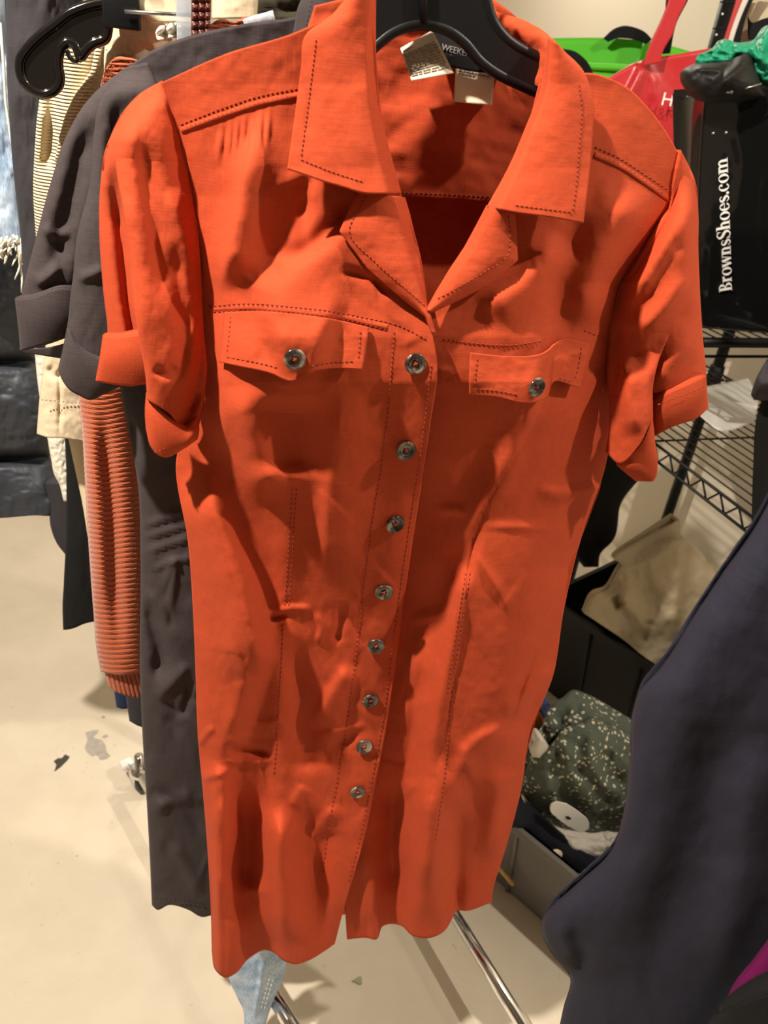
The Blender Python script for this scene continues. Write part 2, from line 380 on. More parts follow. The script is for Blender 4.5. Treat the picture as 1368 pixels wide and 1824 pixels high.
def mat_floral():
    m, nt, b = new_mat('green_floral_cotton'); L = nt.links; b.inputs['Roughness'].default_value = .9
    tc = N(nt, 'ShaderNodeTexCoord')
    v = N(nt, 'ShaderNodeTexVoronoi', Scale=88.0); L.new(tc.outputs['Object'], v.inputs['Vector'])
    v2 = N(nt, 'ShaderNodeTexNoise', Scale=26.0, Detail=1.0); L.new(tc.outputs['Object'], v2.inputs['Vector'])
    lt = N(nt, 'ShaderNodeMath', operation='LESS_THAN'); lt.inputs[1].default_value = .33; L.new(v.outputs['Distance'], lt.inputs[0])
    gt = N(nt, 'ShaderNodeMath', operation='GREATER_THAN'); gt.inputs[1].default_value = .465; L.new(v2.outputs[0], gt.inputs[0])
    mu = N(nt, 'ShaderNodeMath', operation='MULTIPLY'); L.new(lt.outputs[0], mu.inputs[0]); L.new(gt.outputs[0], mu.inputs[1])
    mx = N(nt, 'ShaderNodeMixRGB'); mx.inputs[1].default_value = (.085, .105, .082, 1); mx.inputs[2].default_value = (.62, .60, .45, 1); L.new(mu.outputs[0], mx.inputs[0])
    L.new(mx.outputs[0], b.inputs['Base Color']); return m
M['floral'] = mat_floral()

# ------------------------------------------------------------------ the room
E_DIR = Vector((.35, -.936, 0)).normalized(); D_DIR = Vector((.936, .35, 0)).normalized()
def room_pt(e, d, z): return E_DIR*e+D_DIR*d+Vector((0, 0, z))
WR, WL, WB, WF, CEIL = 1.74, -2.6, -4.2, 2.2, 2.7     # right, left (along D); back, front (along E); ceiling
def slab(name, m, e0, e1, d0, d1, z0, z1):
    mb = MB(); V = [room_pt(e, d, z) for e in (e0, e1) for d in (d0, d1) for z in (z0, z1)]
    mb.add(V, [(0, 1, 3, 2), (4, 6, 7, 5), (0, 4, 5, 1), (2, 3, 7, 6), (0, 2, 6, 4), (1, 5, 7, 3)])
    return struct(mb.build(name, m, smooth=False))
floor = slab('floor', M['floor'], WB-.1, WF+.1, WL-.1, WR+.1, -.1, 0)
slab('ceiling', M['ceiling'], WB-.1, WF+.1, WL-.1, WR+.1, CEIL, CEIL+.1)
slab('wall_right', M['wall'], WB, WF, WR, WR+.1, 0, CEIL)
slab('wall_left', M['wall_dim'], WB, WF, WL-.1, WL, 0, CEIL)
slab('wall_back', M['wall'], WB-.1, WB, WL-.1, WR+.1, 0, CEIL)
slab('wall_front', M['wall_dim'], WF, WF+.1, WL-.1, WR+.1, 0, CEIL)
def floor_patch(name, pts, m, th, parent=None):
    mb = MB(); poly_prism(mb, [at_z(x, y, th/2+.0003) for x, y in pts], (0, 0, 1), th)
    return mb.build(name, m, parent, smooth=False)
floor_patch('bare_patch', [(152, 1305), (165, 1301), (176, 1300), (174, 1306), (166, 1312), (172, 1316), (182, 1318), (188, 1328), (190, 1340), (197, 1346), (190, 1352), (178, 1354), (175, 1347), (170, 1345), (165, 1348), (155, 1340), (151, 1332), (156, 1318)], M['stain'], .0006, floor)
floor_patch('bare_patch', [(181, 1313), (188, 1308), (194, 1311), (187, 1315)], M['stain'], .0006, floor)
floor_patch('bare_patch', [(180, 1277), (184, 1275), (188, 1277), (184, 1280)], M['stain'], .0006, floor)
tag(floor_patch('debris_scrap', [(96, 1356), (103, 1351), (110, 1351), (116, 1344), (124, 1348), (120, 1354), (108, 1366), (97, 1374), (101, 1362)], M['flake'], .002), 'small dark torn scrap lying on the bare floor at left', 'scrap')
tag(floor_patch('debris_scrap', [(626, 1748), (634, 1743), (641, 1739), (644, 1741), (645, 1752), (640, 1754), (634, 1750)], M['green_flake'], .002), 'tiny sage green scrap on the floor below the orange dress', 'scrap')

# ------------------------------------------------------------------ garment builder
def stitches(mb, off_fn, pl, pts, mi=1, dash=5.0, gap=3.5, w=.95, lift=.0007):
    P = spl(pts, 200, lin=len(pts) < 3); L = np.r_[0, np.cumsum(np.linalg.norm(np.diff(P, axis=0), axis=1))]
    s = 0.0
    while s+dash < L[-1]:
        q = np.array([[np.interp(s+k*dash, L, P[:, 0]), np.interp(s+k*dash, L, P[:, 1])] for k in (0, .5, 1)])
        t = q[2]-q[0]; t /= np.linalg.norm(t); nn = np.array([-t[1], t[0]])*w
        pts4 = np.array([q[0]-nn*.5, q[1]-nn, q[2]-nn*.5, q[2]+nn*.5, q[1]+nn, q[0]+nn*.5])
        o = off_fn(pts4[:, 0], pts4[:, 1])+lift
        V = pl.pt(pts4[:, 0], pts4[:, 1], o)
        mb.add(V, [(0, 1, 4, 5), (1, 2, 3, 4)], mi); s += dash+gap
def sheet(mb, pl, rows, nu, nv, off, mi=0, lin_v=False, lin_u=False, back=None):
    """cloth sheet over pixel rows at off(px,py,U,V); with back=d also the rear layer so it has real depth"""
    px, py, U, V = grid(rows, nu, nv, lin_v, lin_u)
    o = off(px, py, U, V) if callable(off) else np.full(px.shape, float(off))
    P = pl.pt(px, py, o); mb.grid(P, mi)
    if back is not None:
        n = pl.n; prof = np.sqrt(np.clip(1-(2*U-1)**2, 0, 1))
        B = P-n*(back*(.03+.97*prof))[..., None]
        mb.grid(B[:, ::-1], mi)
        for c in (0, -1):
            S = np.stack([P[:, c], B[:, c]], 1); mb.grid(S if c == -1 else S[:, ::-1], mi)
        mb.grid(np.stack([P[0], B[0]], 0)[:, ::-1], mi)
    return P
def rnd(u, p=2.0): return np.clip(1-np.abs(2*u-1)**p, 0, 1)

# ================================================================== THE ORANGE SHIRT DRESS
PD = rack_plane(0.0)
XLp = np.array([(145, 288), (235, 318), (350, 345), (545, 357), (640, 357), (720, 345), (800, 318), (830, 313), (900, 325), (960, 335), (1080, 344), (1200, 349), (1300, 352), (1400, 361), (1500, 370), (1600, 375), (1690, 377), (1745, 380)], float)
XRp = np.array([(300, 1215), (345, 1205), (380, 1192), (451, 1146), (503, 1105), (578, 1088), (657, 1083), (742, 1089), (805, 1082), (870, 1070), (950, 1040), (1010, 1012), (1090, 1004), (1200, 985), (1260, 965), (1300, 945), (1402, 929), (1469, 914), (1520, 896), (1566, 883), (1610, 876), (1700, 872)], float)
HEM_Z = .44
def hem_off(px): 
    hx = np.array([377, 386, 402, 417, 443, 474, 489, 504, 525, 550, 580, 596, 618, 653, 670, 681, 714, 735, 755, 791, 804, 811, 832, 875], float)
    hy = np.array([1689, 1730, 1741, 1735, 1707, 1692, 1697, 1710, 1717, 1710, 1692, 1681, 1673, 1670, 1673, 1650, 1648, 1666, 1671, 1658, 1638, 1623, 1622, 1607], float)
    o = PD.off_at_z(hx, hy, HEM_Z); px = np.asarray(px, float); return hermite(np.clip(px.ravel(), 377.5, 874.5), hx, o).reshape(px.shape)
RF = Relief()
# big folds, read off the photograph (left half)
RF.ridge([(430, 240), (440, 330), (420, 430), (400, 520)], .010, 30, 60)
RF.ridge([(560, 330), (500, 420), (455, 520)], -.006, 40, 30)
RF.ridge([(640, 400), (560, 470), (500, 520), (440, 540)], .006, 30, 45)
RF.step([(480, 660), (450, 760), (410, 900), (400, 1000), (430, 1100)], .0, 20, 60)
RF.ridge([(415, 680), (455, 790), (490, 900)], .012, 30, 40)
RF.ridge([(350, 820), (400, 960), (445, 1060), (460, 1160), (440, 1240)], .020, 60, 26)
RF.ridge([(375, 700), (395, 820), (440, 960), (480, 1080), (475, 1180)], -.012, 30, 45)
RF.ridge([(520, 700), (518, 855)], -.012, 60, 50)
RF.ridge([(470, 620), (530, 600), (600, 620)], .014, 60, 80, taper=.3)
RF.ridge([(620, 680), (600, 800), (585, 950), (590, 1060)], .008, 20, 60)
RF.ridge([(510, 870), (506, 1080), (498, 1300), (490, 1500), (475, 1690)], .006, 24, 24)
RF.ridge([(520, 1130), (545, 1240), (555, 1300), (530, 1390)], -.010, 28, 22)
RF.ridge([(630, 1180), (585, 1250), (560, 1300)], .007, 14, 26)
RF.ridge([(650, 1290), (600, 1330), (560, 1360)], -.005, 14, 14)
RF.ridge([(365, 1340), (400, 1430), (400, 1560), (395, 1640)], .016, 40, 22)
RF.ridge([(415, 1380), (440, 1500), (425, 1600)], -.014, 22, 50)
RF.ridge([(500, 1420), (490, 1540), (500, 1690)], .015, 36, 30)
RF.ridge([(545, 1420), (555, 1520), (550, 1640)], -.008, 26, 26)
RF.ridge([(540, 1395), (520, 1440)], .003, 10, 16)
RF.ridge([(610, 1430), (570, 1470), (545, 1530)], .005, 10, 20)
RF.ridge([(395, 1325), (440, 1310), (500, 1300)], .003, 7, 7)
RF.ridge([(395, 1335), (440, 1338), (490, 1342)], -.004, 7, 7)
RF.ridge([(395, 1353), (430, 1358), (490, 1352)], .004, 6, 8)
RF.ridge([(355, 1390), (385, 1380), (415, 1372)], .004, 6, 8)
RF.ridge([(475, 1105), (500, 1098), (515, 1095)], -.004, 6, 6)
RF.ridge([(480, 1090), (520, 1083), (560, 1085)], .003, 5, 6)
RF.ridge([(440, 1300), (480, 1290), (510, 1275)], .003, 6, 8)
RF.ridge([(560, 1090), (572, 1110), (565, 1150)], .003, 6, 8)
RF.ridge([(610, 1070), (603, 1120), (595, 1150)], -.005, 8, 10)
RF.ridge([(660, 1290), (610, 1300), (560, 1312)], .003, 6, 10)
RF.ridge([(350, 1330), (370, 1305), (385, 1292)], .003, 6, 6)
for gx in (395, 412, 424, 437, 452, 466, 480): RF.ridge([(gx, 214-(gx-395)*.33), (gx-3, 250-(gx-395)*.3), (gx-6, 300-(gx-395)*.3)], .0022, 4, 5, taper=.5)
RF.ridge([(470, 195), (440, 300), (415, 420), (395, 530)], .010, 10, 34); RF.ridge([(640, 345), (600, 400), (555, 440), (500, 470)], -.008, 22, 14); RF.ridge([(555, 300), (540, 380), (545, 440)], -.003, 16, 12); RF.ridge([(600, 480), (660, 500), (700, 530)], -.004, 8, 10)
RF.ridge([(395, 1400), (382, 1500), (384, 1680)], .012, 20, 20); RF.ridge([(440, 1400), (436, 1520), (425, 1660)], -.012, 24, 34); RF.ridge([(505, 1440), (500, 1560), (508, 1700)], .012, 20, 26); RF.ridge([(580, 1440), (565, 1560), (556, 1690)], -.010, 24, 26)
RF.ridge([(760, 1380), (752, 1500), (752, 1660)], .012, 24, 30); RF.ridge([(820, 1420), (812, 1520), (806, 1630)], -.012, 20, 20); RF.ridge([(700, 1350), (700, 1500), (708, 1650)], -.010, 18, 24)
RF.ridge([(985, 640), (950, 740), (905, 830), (862, 910), (835, 1000), (805, 1100), (775, 1230)], .007, 40, 60, taper=.3)
RF.ridge([(950, 720), (900, 800), (850, 900), (800, 1000), (765, 1110), (740, 1230)], -.011, 50, 40, taper=.3)
# right half
RF.ridge([(1010, 420), (960, 480), (900, 530), (850, 560)], .010, 26, 40)
RF.ridge([(1065, 320), (1025, 410), (1000, 500), (990, 580), (970, 660)], -.009, 26, 30, taper=.4)
RF.ridge([(1150, 330), (1090, 420), (1050, 520), (1040, 600)], .014, 40, 40)
RF.step([(1000, 540), (980, 640), (955, 740), (905, 830), (860, 910), (835, 1000), (825, 1100), (800, 1250), (770, 1400)], .004, 14, 120, taper=.2)
RF.ridge([(940, 760), (880, 870), (800, 980), (740, 1080)], .010, 40, 24)
RF.ridge([(830, 1000), (790, 1100), (735, 1230)], .008, 30, 26)
RF.ridge([(760, 800), (745, 950), (715, 1150), (690, 1320)], -.010, 30, 34)
RF.ridge([(1080, 860), (1000, 880), (950, 870)], .004, 10, 14)
RF.ridge([(960, 900), (940, 1000), (905, 1150), (880, 1300), (870, 1450)], .012, 60, 60)
RF.ridge([(990, 1180), (940, 1230), (890, 1280)], .006, 12, 20)
RF.ridge([(970, 1240), (920, 1290), (880, 1310)], -.005, 10, 12)
RF.ridge([(945, 1300), (900, 1300), (840, 1330), (815, 1400)], .007, 14, 30)
RF.ridge([(800, 1340), (780, 1450), (760, 1600)], .014, 30, 40)
RF.ridge([(855, 1380), (850, 1500), (830, 1600)], -.008, 26, 26)
RF.ridge([(700, 1380), (690, 1500), (700, 1600)], -.012, 30, 26)
RF.ridge([(895, 1360), (880, 1450), (868, 1540)], .010, 26, 26)
RF.ridge([(650, 1500), (655, 1600), (650, 1660)], .006, 16, 16)
_q = random.Random(21)
for k in range(26):
    cx = _q.uniform(400, 1060); cy = _q.uniform(300, 860); a = _q.uniform(.9, 2.2) if _q.random() < .6 else _q.uniform(-.6, .6); l = _q.uniform(14, 46)
    RF.ridge([(cx-l*math.cos(a), cy-l*math.sin(a)), (cx+_q.uniform(-5, 5), cy), (cx+l*math.cos(a), cy+l*math.sin(a))], _q.uniform(-.0012, .0016), _q.uniform(3, 6), _q.uniform(6, 16), taper=.5)
# random creases lower down
_r = random.Random(5)
for k in range(40):
    cx = _r.uniform(380, 940); cy = _r.uniform(860, 1600)
    a = _r.choice([_r.uniform(-.5, .5), _r.uniform(.7, 1.3), _r.uniform(-1.3, -.7)]); l = _r.uniform(25, 80)
    RF.ridge([(cx-l*math.cos(a), cy-l*math.sin(a)), (cx, cy+_r.uniform(-6, 6)), (cx+l*math.cos(a), cy+l*math.sin(a))], _r.uniform(-.0030, .0034), _r.uniform(3.5, 8), _r.uniform(8, 20), taper=.45)
LB = np.array([(300, 330), (560, 392), (700, 380), (860, 366), (950, 402), (1090, 450), (1170, 466), (1260, 440), (1350, 405), (1500, 398), (1700, 410)], float)
RBd = np.array([(300, 1120), (450, 1040), (560, 1000), (640, 985), (740, 950), (830, 905), (910, 862), (1000, 832), (1100, 800), (1250, 765), (1400, 745), (1700, 760)], float)
CIN = np.array([(150, .020), (300, .030), (450, .046), (600, .064), (680, .066), (800, .050), (950, .033), (1100, .020), (1300, .013), (1450, .020), (1700, .03)])
COUTR = np.array([(150, .016), (300, .026), (450, .040), (600, .054), (720, .050), (850, .046), (1000, .047), (1150, .050), (1300, .048), (1450, .042), (1700, .04)])
COUT = np.array([(150, .016), (300, .024), (450, .030), (600, .034), (720, .028), (850, .029), (1000, .038), (1150, .047), (1300, .047), (1450, .042), (1700, .04)])
def f_base(px, py):
    px = np.asarray(px, float); py = np.asarray(py, float)
    xl = np.interp(py, XLp[:, 0], XLp[:, 1]); xr = np.interp(py, XRp[:, 0], XRp[:, 1])
    u = np.clip((px-xl)/(xr-xl), 0, 1)
    l = np.interp(py, LB[:, 0], LB[:, 1]); r = np.interp(py, RBd[:, 0], RBd[:, 1])
    ins = sstep(-24, 30, px-l)*sstep(-24, 30, r-px)
    ci = np.interp(py, CIN[:, 0], CIN[:, 1]); co = np.where(px < (l+r)/2, np.interp(py, COUT[:, 0], COUT[:, 1]), np.interp(py, COUTR[:, 0], COUTR[:, 1]))
    lvl = ci*ins+co*(1-ins)
    return .004+lvl*(1-np.abs(2*u-1)**5.0)
def f_off(px, py):
    px = np.asarray(px, float); py = np.asarray(py, float)
    o = f_base(px, py)+1.15*RF(px, py)
    o = o+.0022*fbm(px/70, py/90)+.0014*sstep(850, 1200, py)*fbm(px/26+5, py/40)
    wgt = sstep(1450, 1710, py)
    return o*(1-wgt)+(hem_off(px)+.8*RF(px, py))*wgt
dress = thing('shirt_dress', 'bright orange linen short-sleeved shirt dress with a row of horn buttons', 'dress')
LT = [M['linen'], M['thread']]
# centre edge of the buttoned side, image left half
EDGE = [(665, 10), (668, 80), (677, 200), (700, 300), (740, 420), (757, 520), (770, 590), (779, 640), (768, 740), (752, 850), (738, 940), (722, 1050), (708, 1150), (690, 1290), (675, 1370), (655, 1470), (632, 1560), (617, 1602), (596, 1681)]
mb = MB()
_EY = np.array([p[1] for p in EDGE], float); _EX = np.array([p[0] for p in EDGE], float)
def lo(x, y):
    x = np.asarray(x, float); y = np.asarray(y, float); e = np.interp(y, _EY, _EX)
    return f_off(x, y)+.004+.006*sstep(70, 0, e-x)*sstep(520, 640, y)*(1-sstep(1600, 1680, y))
rowsL = [[(288, 147), (400, 97), (530, 56), (600, 22), (655, -12)], [(300, 185), (668, 80)], [(322, 235), (677, 190)], [(345, 350), (714, 345)], [(355, 450), (745, 440)], [(357, 560), (768, 585)], [(356, 640), (779, 650)], [(336, 740), (768, 745)],
         [(314, 825), (754, 840)], [(335, 960), (736, 955)], [(344, 1080), (718, 1080)], [(349, 1200), (702, 1205)], [(353, 1310), (686, 1310)], [(362, 1410), (666, 1410)], [(370, 1510), (644, 1512)], [(375, 1600), (618, 1598)],
         [(377, 1689), (386, 1730), (402, 1741), (417, 1735), (443, 1707), (474, 1692), (489, 1697), (504, 1710), (525, 1717), (550, 1710), (580, 1692), (596, 1681)]]
sheet(mb, PD, rowsL, 150, 420, lambda x, y, U, V: lo(x, y))
for ln in ([(702, 590), (690, 740), (676, 850), (662, 940), (648, 1050), (636, 1150), (618, 1290), (603, 1380), (586, 1470), (575, 1560)], [(768, 650), (757, 745), (743, 850), (729, 940), (713, 1050), (699, 1150), (681, 1290), (666, 1370), (647, 1470), (622, 1570)],
           [(372, 545), (450, 541), (520, 547), (600, 556), (660, 568), (705, 578), (762, 606)], [(372, 556), (450, 553), (520, 558), (600, 567), (690, 588)],
           [(322, 222), (390, 195), (460, 172), (530, 158)],
           [(528, 870), (522, 960), (514, 1085)], [(521, 870), (515, 960), (507, 1085)], [(505, 1110), (500, 1200), (494, 1300), (488, 1380)]):
    stitches(mb, lo, PD, ln)
fl = mb.build('front_panel', LT, dress, solid=.0011)
# seam ridges: yoke edge and chest band as slim raised folds
def band(name, pts, wpx, h, parent, off=lo, mats=LT, pl=PD):
    mb = MB(); P = spl(pts, 60); t = np.gradient(P, axis=0); t /= np.linalg.norm(t, axis=1)[:, None]; nn = np.stack([-t[:, 1], t[:, 0]], 1)
    prof = [(-1, -.0006), (-.85, h*.6), (0, h), (.85, h), (1, -.0006)]
    G = np.zeros((len(P), len(prof), 3))
    for j, (a, hh) in enumerate(prof):
        q = P+nn*a*wpx/2; G[:, j] = pl.pt(q[:, 0], q[:, 1], off(q[:, 0], q[:, 1])+hh)
    mb.grid(G); stitches(mb, lambda x, y: off(x, y)+h, pl, (P-nn*wpx*.3).tolist()[::6], w=.75, lift=.0005)
    return mb.build(name, mats, parent)
mb = MB()
def ro(x, y):
    x = np.asarray(x, float); y = np.asarray(y, float); e = np.interp(y, _EY, _EX)
    return f_off(x, y)-.003*sstep(90, 0, x-e)*sstep(560, 680, y)*(1-sstep(1580, 1680, y))
rowsR = [[(960, 150), (1010, 136), (1052, 130), (1084, 139), (1118, 157), (1153, 191), (1184, 232), (1212, 281)], [(938, 230), (1060, 210), (1208, 345)], [(880, 350), (1190, 385)], [(825, 450), (1144, 455)], [(780, 520), (1104, 505)], [(756, 570), (1088, 580)], [(745, 640), (1083, 660)], [(730, 740), (1089, 742)],
         [(716, 830), (1080, 820)], [(697, 960), (1034, 960)], [(680, 1080), (1004, 1085)], [(664, 1205), (984, 1205)], [(648, 1310), (944, 1303)], [(630, 1410), (928, 1405)], [(615, 1500), (902, 1505)], [(613, 1580), (880, 1575)],
         [(618, 1673), (653, 1670), (670, 1673), (681, 1650), (714, 1648), (735, 1666), (755, 1671), (791, 1658), (804, 1638), (811, 1623), (832, 1622), (875, 1607)]]
sheet(mb, PD, rowsR, 150, 420, lambda x, y, U, V: ro(x, y))
for ln in ([(790, 604), (850, 612), (910, 615), (968, 607)], [(1040, 588), (1062, 597), (1083, 604)], [(1060, 262), (1100, 280), (1150, 312), (1200, 345)],
           [(838, 1020), (820, 1130), (805, 1240), (790, 1400), (775, 1500)], [(830, 1020), (812, 1130), (797, 1240)]):
    stitches(mb, ro, PD, ln)
fr = mb.build('front_panel', LT, dress, solid=.0011)
band('yoke_seam', [(322, 232), (390, 207), (460, 184), (535, 168)], 12, .0016, fl)
band('chest_seam', [(372, 550), (450, 547), (520, 553), (600, 562), (690, 582)], 12, .0012, fl)
band('yoke_seam', [(1060, 275), (1100, 293), (1150, 325), (1196, 358)], 12, .0016, fr, ro)
# the inside of the back, seen through the neck, and the rest of the back
def b_off(x, y, U, V): return -.055+.012*rnd(U)-.006+.006*fbm(x/90, y/70)+.008*np.exp(-((x-790)/60)**2-((y-240)/60)**2)
mb = MB(); sheet(mb, PD, [[(560, 10), (700, -20), (860, -10), (960, 70), (1030, 160)], [(520, 150), (1100, 265)], [(480, 362), (740, 352), (870, 360), (1120, 380)]], 90, 60, lambda x, y, U, V: b_off(x, y, U, V)+.003)
stitches(mb, lambda x, y: b_off(x, y, .5, 0)+.003, PD, [(690, 343), (760, 345), (890, 352)]); mb.build('back_yoke', LT, dress, solid=.001)
def bk(x, y, U, V):
    wgt = sstep(1200, 1650, y); return -.058*(1-wgt)+(-.02)*wgt-.02*np.sqrt(rnd(U))+.004*fbm(x/60, y/90)
mb = MB(); sheet(mb, PD, [[(480, 355), (740, 346), (870, 354), (1120, 372)], [(380, 560), (1060, 580)], [(345, 800), (1060, 800)], [(345, 960), (1025, 955)], [(352, 1200), (975, 1200)], [(366, 1410), (922, 1400)], [(380, 1560), (885, 1540)], [(395, 1650), (500, 1640), (600, 1630), (700, 1620), (868, 1580)]], 90, 160, bk)
mb.build('back_panel', LT, dress, solid=.001)
# side walls joining front and back under the arms
for side in (0, 1):
    Xp = XLp if side == 0 else XRp
    ys = np.linspace(820, 1640 if side == 0 else 1570, 90); xs = np.interp(ys, Xp[:, 0], Xp[:, 1])+(2 if side == 0 else -2)
    fo = f_off(xs, ys)+(.003 if side == 0 else -.0005)
    A = PD.pt(xs, ys, fo); wgt = sstep(1200, 1650, ys); bo = -.058*(1-wgt)-.02*wgt
    B = PD.pt(xs+(34 if side == 0 else -44), ys, bo)
    mid = (A+B)/2+np.array(CR)*(-.004 if side == 0 else .004)
    mb = MB(); G = np.stack([A, mid, B], 1); mb.grid(G if side else G[:, ::-1]); mb.build('side_panel', LT, dress, solid=.001)
# sleeves -----------------------------------------------------------
RS = Relief()
RS.ridge([(250, 200), (262, 330), (285, 460), (300, 560)], -.011, 16, 22)
RS.ridge([(300, 330), (330, 430), (345, 500)], .007, 14, 14)
RS.ridge([(310, 420), (318, 520), (330, 600), (318, 690)], -.007, 14, 14)
RS.ridge([(342, 560), (340, 640), (322, 700)], .006, 10, 12)
RS.ridge([(270, 655), (295, 668), (318, 650)], -.005, 8, 10)
RS.ridge([(215, 320), (232, 430), (246, 560), (262, 660)], .008, 12, 26)
RS.ridge([(200, 260), (205, 400), (215, 560)], -.003, 12, 12)
RS.ridge([(330, 740), (345, 720), (356, 690)], -.006, 8, 8)
SLl = np.array([(148, 284), (165, 254), (190, 228), (250, 195), (330, 180), (420, 178), (520, 185), (600, 192), (800, 200)], float)
def capL(x, y):
    xs = np.interp(y, SLl[:, 0], SLl[:, 1]); xe = np.interp(y, XLp[:, 0], XLp[:, 1])
    u = np.clip((x-xs)/np.maximum(xe-xs, 4), 0, 1)
    return -.012*(1-u)+u*(f_base(x, y)+.003)+.024*np.sqrt(np.clip(1-(1-u)**2, 0, 1))*(1-u)*2*sstep(150, 260, y)+.010*(1-u)*u*4*sstep(150, 200, y)
def sl_in(x, y, U, V): return capL(x, y)-.0008+.028*sstep(.0, .85, V)+.014*(np.sqrt(rnd(U))-1)*sstep(.15, .6, V)*(1-.8*U*(1-V))+.75*RS(x, y)+.002*fbm(x/40+3, y/60)
def sl_out(x, y, U, V): return capL(x, y)-.018*sstep(268, 400, y)*(1-sstep(0, 60, x-np.interp(y, [250, 300, 370, 450, 540, 660], [206, 208, 220, 230, 238, 260])))-.004*sstep(275, 330, y)-.016*np.exp(-((x-np.interp(y, [250, 300, 370, 450, 540, 660], [206, 208, 220, 230, 238, 260])+8)/13)**2)*sstep(285, 400, y)+.75*RS(x, y)+.002*fbm(x/40+3, y/60)
slv = MB()
sheet(slv, PD, [[(284, 148), (290, 146)], [(254, 165), (296, 162)], [(228, 190), (306, 190)], [(195, 250), (324, 240)], [(180, 330), (342, 340)], [(178, 420), (354, 430)], [(185, 520), (357, 520)], [(192, 600), (320, 600)], [(182, 640), (285, 650)]], 60, 120, sl_out, back=.012)
sheet(slv, PD, [[(207, 268), (328, 255)], [(208, 300), (336, 320)], [(220, 370), (350, 400)], [(230, 450), (358, 500)], [(238, 540), (362, 590)], [(250, 610), (368, 660)], [(260, 668), (362, 715)], [(263, 712), (300, 735), (332, 768), (354, 756)]], 60, 150, sl_in, back=.012)
slL = slv.build('sleeve', LT, dress, solid=.001)
cf = MB()
def cuff_out(x, y, U, V): return .004+.018*np.sqrt(np.clip(1-(1-U)**2, 0, 1))+.004*np.sin(V*3.1)
sheet(cf, PD, [[(184, 597), (215, 600), (252, 594), (282, 596)], [(178, 640), (280, 645)], [(171, 679), (200, 684), (235, 687), (262, 684), (285, 690)]], 40, 24, cuff_out, back=.012)
def cuff_in(x, y, U, V): return .030+.016*np.sqrt(rnd(U))+.004*np.sin(V*3.1)
sheet(cf, PD, [[(261, 700), (285, 728), (310, 752), (331, 765), (352, 742)], [(259, 735), (285, 770), (330, 790), (354, 766)], [(261, 765), (270, 797), (280, 809), (292, 814), (325, 800), (351, 782)]], 40, 24, cuff_in, back=.012)
cuff_off = lambda x, y: .062+0*x
stitches(cf, lambda x, y: .048+0*x, PD, [(275, 806), (300, 796), (330, 784)])
cf.build('cuff', LT, slL, solid=.001)
RS2 = Relief()
RS2.ridge([(1240, 300), (1190, 420), (1150, 500), (1100, 640)], .012, 26, 30, taper=.45)
RS2.ridge([(1225, 400), (1170, 500), (1120, 580)], -.009, 16, 18)
RS2.ridge([(1245, 530), (1200, 580), (1150, 630), (1100, 660)], -.010, 16, 30)
RS2.ridge([(1235, 480), (1190, 540), (1130, 600)], .008, 16, 16)
RS2.ridge([(1130, 650), (1120, 700), (1130, 780)], .008, 16, 16)
RS2.ridge([(1100, 560), (1098, 640), (1095, 720)], -.004, 8, 12)
RS2.ridge([(1250, 600), (1200, 640), (1165, 690)], .006, 14, 20)
SRr = np.array([(268, 1212), (318, 1236), (380, 1243), (440, 1243), (520, 1246), (600, 1251), (672, 1257), (900, 1260)], float)
def capR(x, y):
    xs = np.interp(y, XRp[:, 0], XRp[:, 1]); xe = np.interp(y, SRr[:, 0], SRr[:, 1])
    u = np.clip((x-xs)/np.maximum(xe-xs, 4), 0, 1)
    return (1-u)*(f_base(x, y)+.003)+u*-.006+.030*np.sqrt(np.clip(1-u**2, 0, 1))*u*2*sstep(300, 460, y)+.012*u*(1-u)*4*sstep(280, 400, y)
def sr_out(x, y, U, V): return capR(x, y)-.006*sstep(585, 660, y)+.8*RS2(x, y)+.002*fbm(x/40+8, y/60)
def sr_in(x, y, U, V): return capR(x, y)-.0008+.024*sstep(0, .85, V)+.014*(np.sqrt(rnd(U))-1)*sstep(.15, .6, V)*(.2+.8*U)+.8*RS2(x, y)+.002*fbm(x/40+8, y/60)
slv = MB()
sheet(slv, PD, [[(1200, 330), (1212, 268)], [(1198, 350), (1236, 318)], [(1185, 395), (1243, 380)], [(1144, 455), (1243, 440)], [(1103, 505), (1246, 520)], [(1088, 580), (1251, 600)], [(1084, 640), (1256, 650)], [(1090, 700), (1165, 700), (1257, 672)]], 70, 130, sr_out, back=.02)
sheet(slv, PD, [[(1092, 570), (1200, 575)], [(1084, 640), (1172, 645)], [(1085, 690), (1162, 690)], [(1088, 730), (1162, 722)], [(1088, 765), (1162, 745)], [(1081, 806), (1102, 826), (1136, 797), (1159, 748)]], 50, 80, sr_in, back=.014)
slR = slv.build('sleeve', LT, dress, solid=.001)
cf = MB()
sheet(cf, PD, [[(1160, 712), (1172, 709), (1191, 699), (1225, 684), (1257, 668)], [(1163, 745), (1210, 728), (1259, 700)], [(1166, 777), (1185, 766), (1208, 756), (1240, 745), (1261, 727)]], 40, 24, lambda x, y, U, V: .024+.014*np.sqrt(rnd(U, 2.5))+.003*np.sin(V*3.1), back=.02)
sheet(cf, PD, [[(1100, 829), (1118, 815), (1136, 798), (1150, 775), (1162, 743)], [(1110, 838), (1140, 825), (1166, 785)], [(1132, 856), (1150, 857), (1161, 857), (1171, 821), (1168, 800)]], 40, 24, lambda x, y, U, V: .034+.012*np.sqrt(rnd(U, 2.5))+.003*np.sin(V*3.1), back=.014)
stitches(cf, lambda x, y: .047+0*x, PD, [(1172, 721), (1195, 712), (1228, 700), (1256, 688)])
cf.build('cuff', LT, slR, solid=.001)
